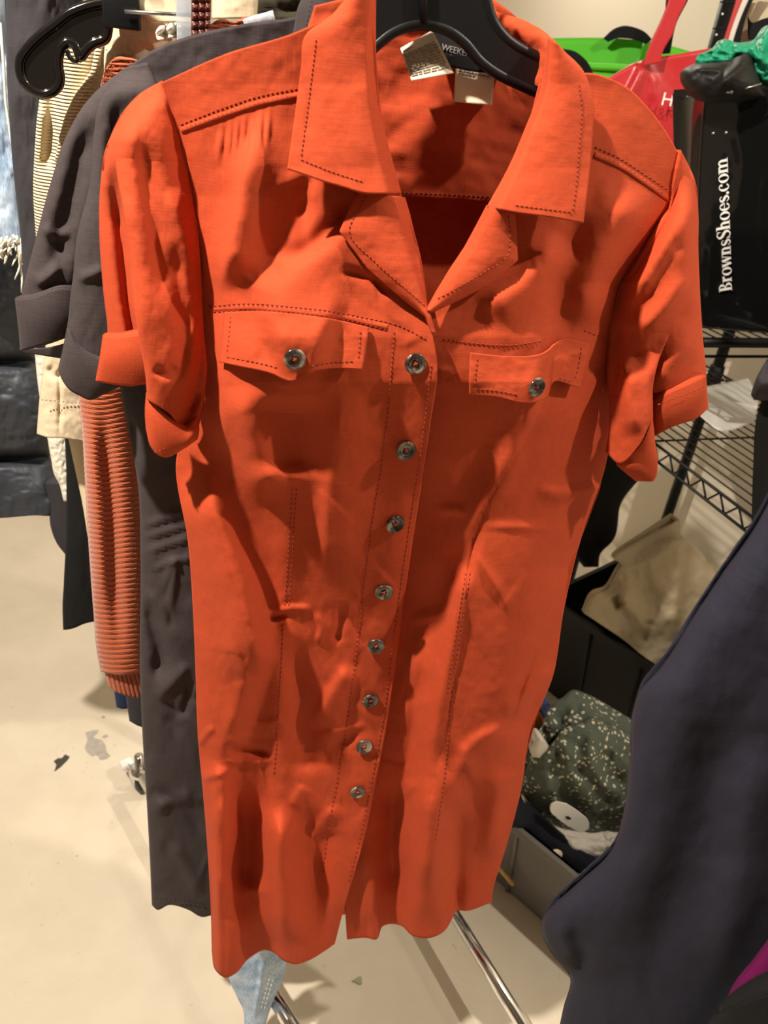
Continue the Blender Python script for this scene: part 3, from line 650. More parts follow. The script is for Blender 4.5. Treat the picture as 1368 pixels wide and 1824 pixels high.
# collar and lapels ---------------------------------------------------
RC = Relief(); RC.ridge([(650, 120), (640, 220), (660, 300)], .004, 30, 20); RC.ridge([(560, 150), (545, 250)], -.002, 12, 12)
def colL(x, y, U, V): return f_base(x, y)+.012+.014*V+.008*np.sin(np.clip(U, 0, 1)*math.pi)*(1-.7*V)+.5*RC(x, y)+.0008*fbm(x/40, y/40)-.018*sstep(.86, 1, U)
mb = MB()
colrows = [[(622, -8), (650, -30), (668, -30)], [(590, 30), (668, 10)], [(546, 62), (668, 60)], [(537, 120), (669, 120)], [(525, 210), (678, 205)], [(512, 301), (545, 312), (575, 323), (610, 333), (642, 343), (714, 345)]]
sheet(mb, PD, colrows, 70, 110, colL)
stc = lambda x, y: colL(x, y, np.full(np.shape(x), .2), np.clip((y-0)/330, 0, 1))
px_, py_, U_, V_ = grid(colrows, 70, 110); off_ = colL(px_, py_, U_, V_)
def near_off(gx, gy, go):
    gx = gx.ravel(); gy = gy.ravel(); go = go.ravel()
    def f(x, y):
        x = np.atleast_1d(x); y = np.atleast_1d(y); out = []
        for a, b in zip(x.ravel(), y.ravel()):
            d = (gx-a)**2+(gy-b)**2; k = np.argsort(d)[:4]; wg = 1/(d[k]+1e-3); out.append((go[k]*wg).sum()/wg.sum())
        return np.array(out).reshape(x.shape)
    return f
stitches(mb, near_off(px_, py_, off_), PD, [(563, 70), (556, 130), (545, 215), (536, 282)]); stitches(mb, near_off(px_, py_, off_), PD, [(536, 284), (580, 302), (620, 316), (650, 325)])
mb.build('collar', LT, dress, solid=.0016)
def lapL(x, y, U, V): return f_base(x, y)+.010+.004*(1-V)+.008*np.sin(U*math.pi)*(1-.6*V)-.014*sstep(.8, 1, U)*(1-V)+.001*fbm(x/30, y/30)
lrows = [[(642, 340), (720, 352)], [(622, 375), (730, 385)], [(605, 412), (738, 420)], [(655, 478), (750, 482)], [(713, 528), (758, 530)], [(757, 562), (768, 570)], [(770, 592), (775, 594)]]
mb = MB(); sheet(mb, PD, lrows, 40, 90, lapL, lin_v=True)
g = grid(lrows, 40, 90, True); stitches(mb, near_off(g[0], g[1], lapL(*g)), PD, [(652, 350), (636, 378), (622, 409), (668, 466), (720, 512), (756, 545)]); mb.build('lapel', LT, dress, solid=.0016)
def colR(x, y, U, V): return f_base(x, y)+.012+.014*V+.010*np.sin(U*math.pi)*(1-.6*V)-.016*(1-sstep(0, .14, U))+.001*fbm(x/40+4, y/40)
crows = [[(978, 66), (990, 76), (1003, 92)], [(972, 110), (1036, 125)], [(963, 160), (1055, 175)], [(938, 225), (1054, 235)], [(908, 295), (1048, 315)], [(868, 368), (915, 378), (975, 386), (1038, 397)]]
mb = MB(); sheet(mb, PD, crows, 60, 110, colR)
g = grid(crows, 60, 110); no = near_off(g[0], g[1], colR(*g)); stitches(mb, no, PD, [(1030, 150), (1036, 190), (1032, 260), (1026, 330), (1020, 375)]); stitches(mb, no, PD, [(1016, 378), (975, 373), (918, 366)])
mb.build('collar', LT, dress, solid=.0016)
def lapR(x, y, U, V): return f_base(x, y)+.010+.004*(1-V)+.009*np.sin(U*math.pi)*(1-.6*V)-.012*(1-sstep(0, .2, U))*(1-V)+.001*fbm(x/30+7, y/30)
lrows = [[(868, 366), (916, 380)], [(850, 400), (919, 420)], [(828, 440), (921, 464)], [(800, 482), (868, 508)], [(776, 522), (812, 536)], [(760, 552), (768, 556)]]
mb = MB(); sheet(mb, PD, lrows, 40, 80, lapR, lin_v=True)
g = grid(lrows, 40, 80, True); stitches(mb, near_off(g[0], g[1], lapR(*g)), PD, [(905, 385), (908, 420), (905, 452), (860, 486), (810, 515), (775, 535)]); mb.build('lapel', LT, dress, solid=.0016)
# the standing back of the collar, behind the hanger on the right
mb = MB(); sheet(mb, PD, [[(862, 12), (885, 22), (940, 40), (985, 72), (1000, 92)], [(880, 50), (930, 70), (975, 90), (990, 110)], [(895, 75), (940, 92), (985, 112)], [(900, 130), (985, 165)]], 50, 40, lambda x, y, U, V: -.045+.062*U**1.6+.006*np.sin(V*8)*np.sin(U*3)+.002*fbm(x/20, y/20))
mb.build('collar_stand', LT, dress, solid=.0016)
mb = MB(); sheet(mb, PD, [[(640, -30), (760, -45), (880, 10)], [(640, 30), (760, 30), (900, 60)], [(640, 95), (760, 100), (960, 160)]], 50, 24, lambda x, y, U, V: -.046+.004*np.sin(V*5))
mb.build('collar_stand', LT, dress, solid=.0016)
# pocket flaps ---------------------------------------------------------
def flap(rows, extra, lines):
    fo = lambda x, y, U, V: f_off(x, y)+.0045+extra+.011*V**1.3*(.5+.5*np.sin(U*math.pi))+.001*fbm(x/25, y/25)
    mb = MB(); sheet(mb, PD, rows, 70, 40, fo)
    g = grid(rows, 70, 40); no = near_off(g[0], g[1], fo(*g))
    for l in lines: stitches(mb, no, PD, l)
    return mb.build('pocket_flap', LT, dress, solid=.0016), no
fl1, no1 = flap([[(401, 556), (460, 554), (530, 560), (600, 570), (657, 583)], [(397, 600), (525, 615), (652, 620)], [(392, 645), (430, 653), (480, 664), (522, 679), (555, 662), (600, 656), (645, 658)]], .003,
                [[(412, 562), (409, 600), (405, 634)], [(405, 636), (450, 644), (495, 655)], [(555, 651), (600, 645), (636, 643)], [(642, 590), (640, 620), (637, 642)]])
fl2, no2 = flap([[(838, 628), (900, 634), (968, 628), (1000, 605), (1048, 612)], [(836, 665), (930, 674), (972, 668), (990, 640), (1042, 650)], [(836, 702), (880, 706), (946, 717), (975, 705), (984, 681), (1031, 691)]], .003,
                [[(850, 638), (847, 665), (846, 692)], [(847, 692), (885, 696), (925, 704)], [(1035, 618), (1030, 650), (1022, 680)], [(995, 674), (1022, 680)]])
# buttons ---------------------------------------------------------------
_bm = None
def button(px, py, rpx, off, parent, rot=0.0, lean=(0, 0)):
    c = PD.one(px, py, off+.0030); dist = (c-Vector(CO)).dot(Vector(CF)); r = rpx/F_PX*dist
    n = (Vector(PD.n)+Vector((lean[0], 0, lean[1]))).normalized()
    u = n.cross(Vector((0, 0, 1))).normalized(); v = u.cross(n)
    mb = MB(); k = r
    mb.lathe([(0, -.0012), (k*.9, -.0012), (k, .0000), (k*.97, .0012), (k*.86, .0018), (k*.72, .0012), (k*.66, .0004), (k*.60, .0008), (k*.52, .0002), (0, .0000)], c, n, 36)
    o = mb.build('button', M['horn'], parent)
    th = MB()
    for a in (math.pi/4+rot, 3*math.pi/4+rot):
        d = (math.cos(a)*u+math.sin(a)*v)*k*.22
        th.tube([c-d-n*.001, c-d*.9+n*.0007, c+n*.0010, c+d*.9+n*.0007, c+d-n*.001], k*.05, 6)
    th.build('thread_cross', M['linen'], o)
    hl = MB()
    for a in range(4):
        aa = math.pi/4+rot+a*math.pi/2; d = (math.cos(aa)*u+math.sin(aa)*v)*k*.25
        hl.lathe([(k*.11, .0002), (0, .0003)], c+d, n, 10)
    hl.build('thread_hole', M['black_plastic'], o)
    # short slit of the buttonhole above
    return o
B = [(740, 648, 20), (723, 803, 19), (704, 934, 18), (684, 1055, 17), (670, 1151, 16), (660, 1248, 15.5), (649, 1330, 15), (637, 1411, 14)]
for i, (x, y, r) in enumerate(B):
    o = float(lo(np.array([x]), np.array([y]))[0])
    button(x, y, r, o, dress, _r.uniform(-.6, .6), (_r.uniform(-.15, .15), _r.uniform(-.1, .2)))
    bh = MB(); stitches(bh, lo, PD, [(x+1, y-r-10), (x-1, y-r+4)], 0, 16, 5, 1.6, .0012); bh.build('buttonhole', M['thread'], dress)
button(525, 640, 20, float(no1(525, 640)[0]), fl1, .2); button(956, 690, 18.5, float(no2(956, 690)[0])+.004, fl2, .3, (.35, 0))
# labels ----------------------------------------------------------------
def tilt_label(name, quad, off0, off1, m, parent):
    mb = MB(); rows = [[quad[0], quad[1]], [quad[3], quad[2]]]
    fo = lambda x, y, U, V: off0+(off1-off0)*V+.003*np.sin(U*3.1)*V
    sheet(mb, PD, rows, 16, 16, fo); g = grid(rows, 16, 16)
    return mb, g, fo
def print_rows(mb, quad, off0, off1, lines, mi=1, h=.028):
    q = np.array(quad, float)
    def pt(u, v): 
        a = q[0]*(1-u)+q[1]*u; b = q[3]*(1-u)+q[2]*u; return a*(1-v)+b*v
    for (v, u0, u1) in lines:
        P = np.array([pt(u0, v), pt(u1, v), pt(u1, v+h), pt(u0, v+h)]); U = np.array([u0, u1, u1, u0]); VV = np.array([v, v, v+h, v+h])
        o = off0+(off1-off0)*VV+.003*np.sin(U*3.1)*VV+.0009
        mb.add(PD.pt(P[:, 0], P[:, 1], o), [(0, 3, 2, 1)], mi)
q1 = [(713, 86), (770, 54), (808, 130), (733, 144)]
mb, g, fo = tilt_label('care_label', q1, -.030, -.014, None, None)
rr = random.Random(3); lines = [(.10, .04, .32)]
v = .22
while v < .9:
    u = .04
    while u < .93:
        l = rr.uniform(.05, .2); lines.append((v, u, min(u+l, .95))); u += l+.025
    v += .062
print_rows(mb, q1, -.030, -.014, lines); o = mb.build('care_label', [M['label'], M['ink']], dress, solid=.0004); o['label'] = 'cream care label with grey print'
q2 = [(812, 119), (881, 134), (876, 188), (808, 181)]
mb, g, fo = tilt_label('size_label', q2, -.032, -.022, None, None)
lines = []
for v, n_ in ((.05, 8), (.13, 5)):
    u = .1
    for k in range(n_): l = rr.uniform(.05, .11); lines.append((v, u, u+l)); u += l+.02
print_rows(mb, q2, -.032, -.022, lines, h=.05); o = mb.build('size_label', [M['label'], M['ink']], dress, solid=.0004); o['label'] = 'blank white label under the black one'
q3 = [(765, 50), (870, 78), (884, 134), (775, 114)]
mb, g, fo = tilt_label('brand_label', q3, -.040, -.034, None, None); bl = mb.build('brand_label', M['black_satin'], dress, solid=.0005); bl['label'] = 'black woven label with silver lettering'

# lettering: strokes on any surface given by an origin and two axes
def text_mesh(body, size, m, name, parent, M4):
    c = bpy.data.curves.new(name, 'FONT'); c.body = body; c.size = size; c.extrude = .0002; c.align_x = 'CENTER'; c.align_y = 'CENTER'
    tmp = bpy.data.objects.new(name, c); COL.objects.link(tmp)
    dg = bpy.context.evaluated_depsgraph_get(); me = bpy.data.meshes.new_from_object(tmp.evaluated_get(dg)); bpy.data.objects.remove(tmp)
    me.transform(M4); me.materials.clear(); return link(name, me, m, parent, smooth=False)
def frame(o, xdir, n):
    n = Vector(n).normalized(); x = Vector(xdir); x = (x-n*x.dot(n)).normalized(); y = n.cross(x)
    return Matrix(((x.x, y.x, n.x, o.x), (x.y, y.y, n.y, o.y), (x.z, y.z, n.z, o.z), (0, 0, 0, 1)))
def label_text(body, px, py, size, px2, py2, off=-.0345):
    a = PD.one(px, py, off); b = PD.one(px2, py2, off); return text_mesh(body, size, M['silver_ink'], 'lettering', bl, frame(a, b-a, PD.n))
label_text('WEEKEND', 818, 92, .0062, 860, 103)
label_text('Max Mara', 822, 107, .0050, 864, 118)

# ------------------------------------------------------------------ the black hanger inside the dress
def plate(name, outline, pl, off, th, m, parent=None, rim=0.0, smooth_n=0, rimoff=0.0):
    P = outline if not smooth_n else spl(outline+[outline[0]], smooth_n)[:-1].tolist()
    A = np.array(P, float); V = pl.pt(A[:, 0], A[:, 1], np.full(len(A), off)); mb = MB()
    poly_prism(mb, [Vector(p) for p in V], pl.n, th)
    if rim: mb.tube([Vector(p)+Vector(pl.n)*rimoff for p in V], rim, 8, closed=True)
    return mb.build(name, m, parent, smooth=False if not rim else False, bevel=0)
hg = thing('clothes_hanger', 'black moulded plastic hanger inside the orange dress neck', 'hanger')
up = [(672, -70), (860, -70), (866, 0), (880, 42), (905, 72), (940, 94), (985, 112)]
lowr = [(985, 172), (962, 166), (925, 150), (895, 136), (855, 108), (828, 76), (800, 55), (775, 46), (755, 43), (720, 48), (695, 60), (668, 82), (640, 110)]
plate('hanger_body', up+lowr+[(600, 130), (520, 150), (400, 190), (330, 205), (330, 185), (500, 110), (600, 60), (655, 0)], PD, -.012, .006, M['black_plastic'], hg)
mb = MB()
for ln in (up, lowr):
    P = spl(ln, 50); mb.tube([PD.one(x, y, -.012) for x, y in P], .0042, 10)
mb.build('rim', M['black_plastic'], hg)
mb = MB(); mb.tube([PD.one(753, -60, -.006), PD.one(755, 41, -.006)], .0028, 10); mb.build('rib', M['black_plastic'], hg); mb = MB(); mb.tube([PD.one(972, 120, -.006), PD.one(965, 160, -.006)], .002, 8); mb.build('rib', M['black_plastic'], hg)
mb = MB(); a = PD.one(765, -70, -.012); pts = [a]
for k in range(14):
    t = k/13*math.pi*1.35; pts.append(a+Vector((.028*math.sin(t)*.9, 0, .10-.028*math.cos(t)+.0)))
mb.tube([a, a+Vector((0, 0, .07))]+pts[2:], .002, 8); mb.build('hook', M['steel'], hg)

# ------------------------------------------------------------------ the charcoal dress behind
PG = rack_plane(.11)
gd = thing('shirt_dress', 'dark charcoal linen shirt dress hanging just behind the orange one', 'dress')
GT = [M['linen_grey'], M['threadg']]
RG = Relief()
for a in ([(250, 940), (290, 925), (345, 905)], [(250, 960), (300, 945), (350, 930)], [(255, 985), (300, 970), (350, 955)], [(262, 1020), (310, 1000), (355, 992)]): RG.ridge(a, .003, 4, 6)
RG.ridge([(235, 740), (240, 800), (242, 825)], -.006, 5, 6)
RG.ridge([(255, 1060), (275, 1120), (285, 1160), (275, 1220)], -.012, 12, 16)
RG.ridge([(290, 1060), (310, 1000), (300, 1110)], .004, 8, 8)
RG.ridge([(275, 1250), (300, 1225), (340, 1180)], .006, 8, 14)
RG.ridge([(285, 1240), (320, 1270), (345, 1200)], -.005, 8, 8)
RG.ridge([(270, 1400), (330, 1440), (370, 1490)], -.006, 12, 16)
RG.ridge([(265, 1450), (300, 1430), (350, 1420)], .005, 10, 14)
RG.ridge([(300, 1500), (330, 1540), (360, 1600)], .006, 12, 14)
for k in range(26):
    cx = _r.uniform(260, 380); cy = _r.uniform(1060, 1600); a = _r.uniform(-1.4, 1.4); l = _r.uniform(15, 50)
    RG.ridge([(cx-l*math.cos(a), cy-l*math.sin(a)), (cx, cy+_r.uniform(-5, 5)), (cx+l*math.cos(a), cy+l*math.sin(a))], _r.uniform(-.004, .004), _r.uniform(5, 12), taper=.45)
def g_off(x, y, U, V): return .022*np.sqrt(rnd(U, 4))+RG(x, y)+.003*fbm(x/50, y/70)
mb = MB()
sheet(mb, PG, [[(205, 135), (290, 82), (350, 62), (430, 45), (540, 28), (640, -10)], [(218, 240), (650, 150)], [(222, 450), (640, 450)], [(215, 690), (620, 690)], [(232, 780), (610, 790)], [(246, 860), (605, 870)], [(251, 1000), (590, 1000)], [(250, 1200), (575, 1200)], [(255, 1320), (560, 1330)], [(262, 1430), (545, 1430)], [(267, 1520), (535, 1520)],
               [(271, 1612), (280, 1620), (300, 1612), (335, 1620), (360, 1633), (385, 1628), (440, 1640), (520, 1630)]], 110, 300, g_off, back=.05)
stitches(mb, lambda x, y: .024+0*x, PG, [(275, 1600), (320, 1606), (370, 1615)])
gf = mb.build('body', GT, gd, solid=.001)
RGS = Relief(); RGS.ridge([(165, 200), (135, 320), (105, 440), (95, 500)], -.010, 18, 22); RGS.ridge([(60, 510), (90, 490), (110, 470)], .006, 8, 12); RGS.ridge([(70, 400), (100, 420), (130, 410)], .004, 8, 10)
RGS.ridge([(215, 170), (200, 260), (190, 360)], -.008, 14, 16); RGS.ridge([(135, 500), (160, 490), (190, 480)], .004, 8, 10)
def gs_o(x, y, U, V): return .016+.016*np.sqrt(rnd(U))+RGS(x, y)+.002*fbm(x/40, y/60)
def gs_i(x, y, U, V): return .040+.018*np.sqrt(rnd(U))*sstep(0, .1, V)+RGS(x, y)+.002*fbm(x/40+3, y/60)
slv = MB()
sheet(slv, PG, [[(222, 122), (245, 130)], [(170, 165), (240, 180)], [(125, 230), (215, 260)], [(90, 330), (190, 350)], [(66, 420), (165, 430)], [(44, 505), (150, 500)], [(33, 560), (150, 560)]], 40, 110, gs_o, back=.014)
sheet(slv, PG, [[(222, 122), (262, 112)], [(182, 172), (290, 180)], [(168, 240), (280, 260)], [(160, 330), (260, 350)], [(138, 420), (250, 440)], [(130, 500), (250, 520)], [(124, 540), (250, 570)], [(119, 586), (140, 622), (171, 640), (210, 645), (250, 640)]], 50, 120, gs_i, back=.014)
gs = slv.build('sleeve', GT, gd, solid=.001)
cf = MB()
sheet(cf, PG, [[(27, 532), (59, 529), (105, 513), (150, 518)], [(33, 580), (150, 560)], [(37, 626), (60, 620), (88, 612), (116, 602), (150, 590)]], 36, 20, lambda x, y, U, V: .022+.020*np.sqrt(rnd(U))+.004*np.sin(V*3.1), back=.016)
sheet(cf, PG, [[(34, 622), (90, 618), (150, 600)], [(39, 627), (70, 632), (108, 638), (150, 640)]], 20, 6, lambda x, y, U, V: .000+0*x)
sheet(cf, PG, [[(120, 584), (140, 620), (171, 638), (210, 642), (250, 640)], [(112, 625), (180, 672), (250, 662)], [(104, 658), (112, 678), (124, 694), (145, 706), (158, 712), (185, 702), (208, 691), (250, 680)]], 40, 24, lambda x, y, U, V: .048+.016*np.sqrt(rnd(U))+.004*np.sin(V*3.1), back=.016)
cf.build('cuff', GT, gs, solid=.001)
mb = MB(); sheet(mb, PG, [[(560, -30), (660, -60)], [(535, 5), (655, -20)], [(524, 52), (640, 40)], [(515, 100), (640, 100)]], 30, 24, lambda x, y, U, V: .034+.01*np.sin(U*3.1)); stitches(mb, lambda x, y: .045+0*x, PG, [(556, 0), (545, 50)]); mb.build('collar', GT, gd, solid=.0016)

# ------------------------------------------------------------------ other clothes on the rack, one by one
def garment(name, label, cat, m, pl, rows, nu, nv, off, back=.03, lin_v=False, parent=None, solid=.001, group=None, part=None):
    mb = MB(); sheet(mb, pl, rows, nu, nv, off, back=back, lin_v=lin_v)
    o = mb.build(part or name, m, parent, solid=solid)
    if label: tag(o, label, cat, group)
    return o
# rust jumper
PR = rack_plane(.20)
ru = thing('knit_jumper', 'rust orange ribbed knit jumper hanging between the charcoal dress and cream clothes', 'jumper')
RR = Relief(); RR.ridge([(180, 700), (190, 800), (200, 900), (205, 1050), (215, 1190)], -.010, 14, 14); RR.ridge([(160, 720), (170, 900), (185, 1100)], .006, 14, 12)
def ribs(y, per): t = (y/per) % 1.0; return np.abs(np.sin(t*math.pi))
def ru_off(x, y, U, V): return .030*np.sqrt(rnd(U))+RR(x, y)+.0014*ribs(y+5*np.sin(x/30)+10*(U-.5)**2*4, 9.0)
mb = MB(); sheet(mb, PR, [[(135, 560), (240, 560)], [(140, 700), (236, 690)], [(147, 770), (246, 780)], [(152, 860), (252, 860)], [(156, 935), (256, 930)], [(161, 1010), (262, 1000)], [(167, 1090), (264, 1090)], [(173, 1160), (264, 1160)], [(180, 1196), (210, 1202), (264, 1196)]], 60, 560, ru_off, back=.03)
mb.build('sleeve', M['rust_knit'], ru, solid=.001)
def rb_off(x, y, U, V): return .016*np.sqrt(rnd(U))+.006+.0022*ribs(x-.25*(y-1200), 7.5)
mb = MB(); sheet(mb, PR, [[(186, 1190), (270, 1188)], [(190, 1208), (268, 1212)], [(194, 1222), (206, 1232), (228, 1240), (266, 1246)]], 120, 20, rb_off, back=.03); mb.build('rib_cuff', M['rust_knit'], ru, solid=.001)
mb = MB(); sheet(mb, PR, [[(180, 152), (190, 122), (207, 103), (228, 104), (262, 112), (318, 78), (346, 57), (374, 45), (396, 34), (412, 40), (422, 39), (436, 31), (448, 31), (480, 45)], [(180, 300), (480, 250)], [(165, 600), (480, 600)], [(250, 900), (470, 900)]], 90, 300, lambda x, y, U, V: -.01+.02*np.sqrt(rnd(U))+.0035*ribs(y, 8.5), back=.03); mb.build('body', M['rust_knit'], ru, solid=.001)
mb = MB(); P_ = rack_plane(.19)
mb.tube([P_.one(434, 42), P_.one(455, 37), P_.one(475, 32), P_.one(488, 29)], [.0035, .0045, .0045, .005], 12); tag(mb.build('clothes_hanger', M['clear']), 'clear plastic hanger tip poking out above the rust jumper', 'hanger')
# cream canvas piece with stitched hem
PC = rack_plane(.30)
RCm = Relief(); RCm.ridge([(105, 640), (107, 700), (106, 780)], -.004, 4, 4); RCm.ridge([(85, 650), (100, 670), (110, 660)], -.005, 8, 8)
mb = MB(); cr_off = lambda x, y, U, V: .02*np.sqrt(rnd(U))+RCm(x, y)+.003*fbm(x/30, y/30)
sheet(mb, PC, [[(95, 470), (190, 470)], [(86, 580), (190, 580)], [(79, 640), (190, 640)], [(71, 710), (190, 710)], [(66, 773), (85, 779), (110, 780), (150, 786), (190, 788)]], 60, 120, cr_off, back=.04)
stitches(mb, lambda x, y: .022+0*x, PC, [(73, 712), (100, 714), (145, 718)], dash=4); tag(mb.build('canvas_skirt', [M['cream'], M['ink']], solid=.001), 'cream canvas skirt with stitched hem below the charcoal cuffs', 'skirt')
# cream rib knit top
PK = rack_plane(.25)
RK = Relief(); RK.ridge([(100, 90), (92, 200), (84, 320)], -.012, 14, 16); RK.ridge([(75, 180), (66, 300)], .006, 10, 12)
kt = thing('ribbed_shirt', 'cream finely ribbed knit top beside the glossy black hanger', 'top')
mb = MB(); sheet(mb, PK, [[(100, 45), (200, 25)], [(85, 110), (190, 90)], [(70, 185), (180, 160)], [(62, 280), (170, 260)], [(60, 340), (165, 340)], [(66, 440), (160, 440)]], 60, 200, lambda x, y, U, V: .018*np.sqrt(rnd(U))+RK(x, y), back=.03); mb.build('body', M['cream_knit'], kt, solid=.001)
mb = MB(); mb.tube([PK.one(x, y, .02) for x, y in [(178, 72), (172, 110), (168, 130), (150, 155), (135, 180), (122, 210), (112, 245), (104, 290)]], .0035, 8); mb.build('neck_trim', M['cream_knit'], kt)
# cream trousers on a clip hanger
PT = rack_plane(.23)
tr = thing('trousers', 'cream trousers hung by the waistband from a black clip hanger', 'trousers')
mb = MB(); sheet(mb, PT, [[(188, 30), (260, 10), (345, -10)], [(187, 78), (345, 50)], [(186, 100), (345, 110)], [(195, 300), (350, 300)]], 50, 60, lambda x, y, U, V: .015*np.sqrt(rnd(U))+.004*fbm(x/25, y/25), back=.03)
stitches(mb, lambda x, y: .018+0*x, PT, [(188, 88), (205, 96), (222, 100)], dash=4); mb.build('leg', [M['cream'], M['ink']], tr, solid=.001)
mb = MB(); sheet(mb, PT, [[(215, -20), (300, -30)], [(228, 10), (320, 15)], [(270, 40), (345, 40)]], 20, 16, lambda x, y, U, V: .03+.006*np.sin(U*5)); mb.build('pocket_bag', M['cream'], tr, solid=.002)
mb = MB(); sheet(mb, PT, [[(285, 48), (310, 42), (335, 45)], [(278, 60), (312, 56), (342, 52)], [(282, 72), (310, 66), (340, 62)]], 24, 16, lambda x, y, U, V: .04+.004*np.sin(U*20)+.003*np.sin(V*7)); mb.build('lace_bow', M['ivory'], tr, solid=.002)
ch = thing('clip_hanger', 'black clip hanger with thin steel rod holding cream trousers', 'hanger')
mb = MB(); c = PT.one(216, 4, .03); mb.box(c, .031, .022, .040, Matrix.Rotation(math.radians(YAW), 3, 'Z')); c2 = PT.one(236, 30, .03); mb.box(c2, .010, .020, .008, Matrix.Rotation(math.radians(YAW), 3, 'Z')); mb.build('clip', M['black_plastic'], ch, bevel=.002)
mb = MB(); mb.cyl(PT.one(222, 21, .045), PT.one(345, 27, .045), .0016, 10); mb.build('rod', M['steel'], ch)
mb = MB(); mb.box(PT.one(334, 20, .045), .019, .005, .09, Matrix.Rotation(math.radians(YAW), 3, 'Z')); tag(mb.build('size_clip', M['clear'], bevel=.001), 'clear plastic hanger clip beside the brown woven belt', 'clip')
mb = MB(); sheet(mb, PT, [[(341, -40), (376, -42)], [(341, 0), (376, 0)], [(340, 70), (374, 66)]], 24, 60, lambda x, y, U, V: .05+.0035*np.abs(np.sin(U*9.4))*np.abs(np.sin(V*22)), back=.005); tag(mb.build('belt', M['belt']), 'brown woven leather belt hanging above the charcoal shoulder', 'belt')
garment('linen_shirt', 'cream cloth hem showing above the charcoal dress shoulder', 'shirt', M['cream'], rack_plane(.34), [[(376, -40), (460, -40)], [(378, 0), (459, 0)], [(378, 33), (457, 32)]], 24, 24, lambda x, y, U, V: .01*np.sqrt(rnd(U))+.002*fbm(x/20, y/30), back=.02)
garment('jacket', 'dark olive jacket behind the charcoal dress collar, widened out of sight to block light', 'jacket', M['olive'], rack_plane(.42), [[(445, -60), (640, -60)], [(442, 0), (660, 0)], [(440, 45), (760, 70)], [(430, 110), (900, 140)], [(410, 220), (965, 250)], [(400, 450), (1030, 470)], [(400, 700), (1035, 720)], [(420, 900), (990, 910)]], 60, 120, lambda x, y, U, V: .02*np.sqrt(rnd(U))+.012*fbm(x/40, y/16), back=.04)  # hidden breadth added to keep the left lamp off the shelves
# the big glossy hanger
PH = rack_plane(.205)
hb = thing('clothes_hanger', 'large glossy black plastic hanger end with notch, beside the cream knit', 'hanger')
outl = [(192, 5), (170, 8), (148, 14), (124, 24), (99, 43), (72, 64), (50, 86), (37, 107), (36, 127), (44, 147), (58, 161), (77, 168), (94, 163), (105, 151), (107, 136), (104, 118), (105, 98), (111, 82), (123, 75), (134, 81), (140, 94), (142, 102), (154, 88), (167, 77), (186, 70), (193, 40)]
plate('hanger_arm', outl, PH, .0, .006, M['gloss_black'], hb)
mb = MB(); P = spl(outl+[outl[0]], 120)[:-1]; mb.tube([PH.one(x, y, .002) for x, y in P], .0045, 10, closed=True); mb.build('rim', M['gloss_black'], hb)
mb = MB(); mb.tube([PH.one(x, y, .004) for x, y in spl([(119, 88), (122, 98), (128, 106), (135, 109), (140, 103), (136, 90)], 20)], .0022, 8); mb.build('notch_hook', M['gloss_black'], hb)
# charcoal trousers, black trousers
garment('trousers', 'charcoal twill trousers behind the glossy black hanger', 'trousers', M['charcoal'], rack_plane(.36), [[(10, -30), (150, -40)], [(12, 60), (140, 60)], [(14, 150), (120, 150)], [(24, 300), (110, 300)], [(38, 430), (120, 430)], [(45, 620), (120, 620)]], 50, 120, lambda x, y, U, V: .025*np.sqrt(rnd(U))+.008*fbm(x/30, y/90), back=.04)
garment('trousers', 'black trouser leg hanging left of the rust jumper sleeve', 'trousers', M['black_cloth'], rack_plane(.40), [[(85, 600), (180, 600)], [(115, 770), (185, 770)], [(119, 880), (190, 880)], [(118, 960), (192, 960)], [(114, 1040), (195, 1040)], [(112, 1095), (196, 1095)], [(113, 1122), (128, 1120), (150, 1111), (196, 1103)]], 40, 120, lambda x, y, U, V: .02*np.sqrt(rnd(U))+.003*fbm(x/20, y/60), back=.04)
garment('trousers', 'pale cream trouser leg between black trousers and rust jumper', 'trousers', M['cream2'], rack_plane(.33), [[(95, 640), (200, 640)], [(118, 760), (205, 760)], [(134, 835), (210, 835)], [(146, 890), (212, 890)], [(156, 950), (215, 950)], [(165, 1010), (215, 1010)]], 30, 80, lambda x, y, U, V: .015*np.sqrt(rnd(U)), back=.03)
garment('lace_top', 'strip of white lace between the navy puffer and black trousers', 'top', M['ivory'], rack_plane(.43), [[(60, 600), (130, 600)], [(70, 700), (130, 700)], [(84, 775), (130, 775)], [(92, 820), (130, 820)], [(97, 845), (130, 845)], [(106, 862), (130, 870)], [(114, 893), (130, 893)]], 40, 120, lambda x, y, U, V: .01*np.sqrt(rnd(U))+.003*fbm(x/5, y/5, 2), back=.02)
garment('trousers', 'dark navy trouser leg end below the rust jumper cuff, left one', 'trousers', M['navy_denim'], rack_plane(.34), [[(192, 1000), (240, 1000)], [(200, 1180), (240, 1180)], [(205, 1240), (236, 1240)], [(208, 1259), (216, 1262), (234, 1261)]], 24, 60, lambda x, y, U, V: .012*np.sqrt(rnd(U)), back=.02)
garment('trousers', 'dark grey trouser leg end below the rust jumper cuff, against the charcoal dress', 'trousers', M['charcoal'], rack_plane(.27), [[(215, 1000), (290, 1000)], [(222, 1180), (290, 1180)], [(226, 1250), (285, 1260)], [(231, 1284), (245, 1292), (285, 1300)]], 24, 60, lambda x, y, U, V: .014*np.sqrt(rnd(U)), back=.02)
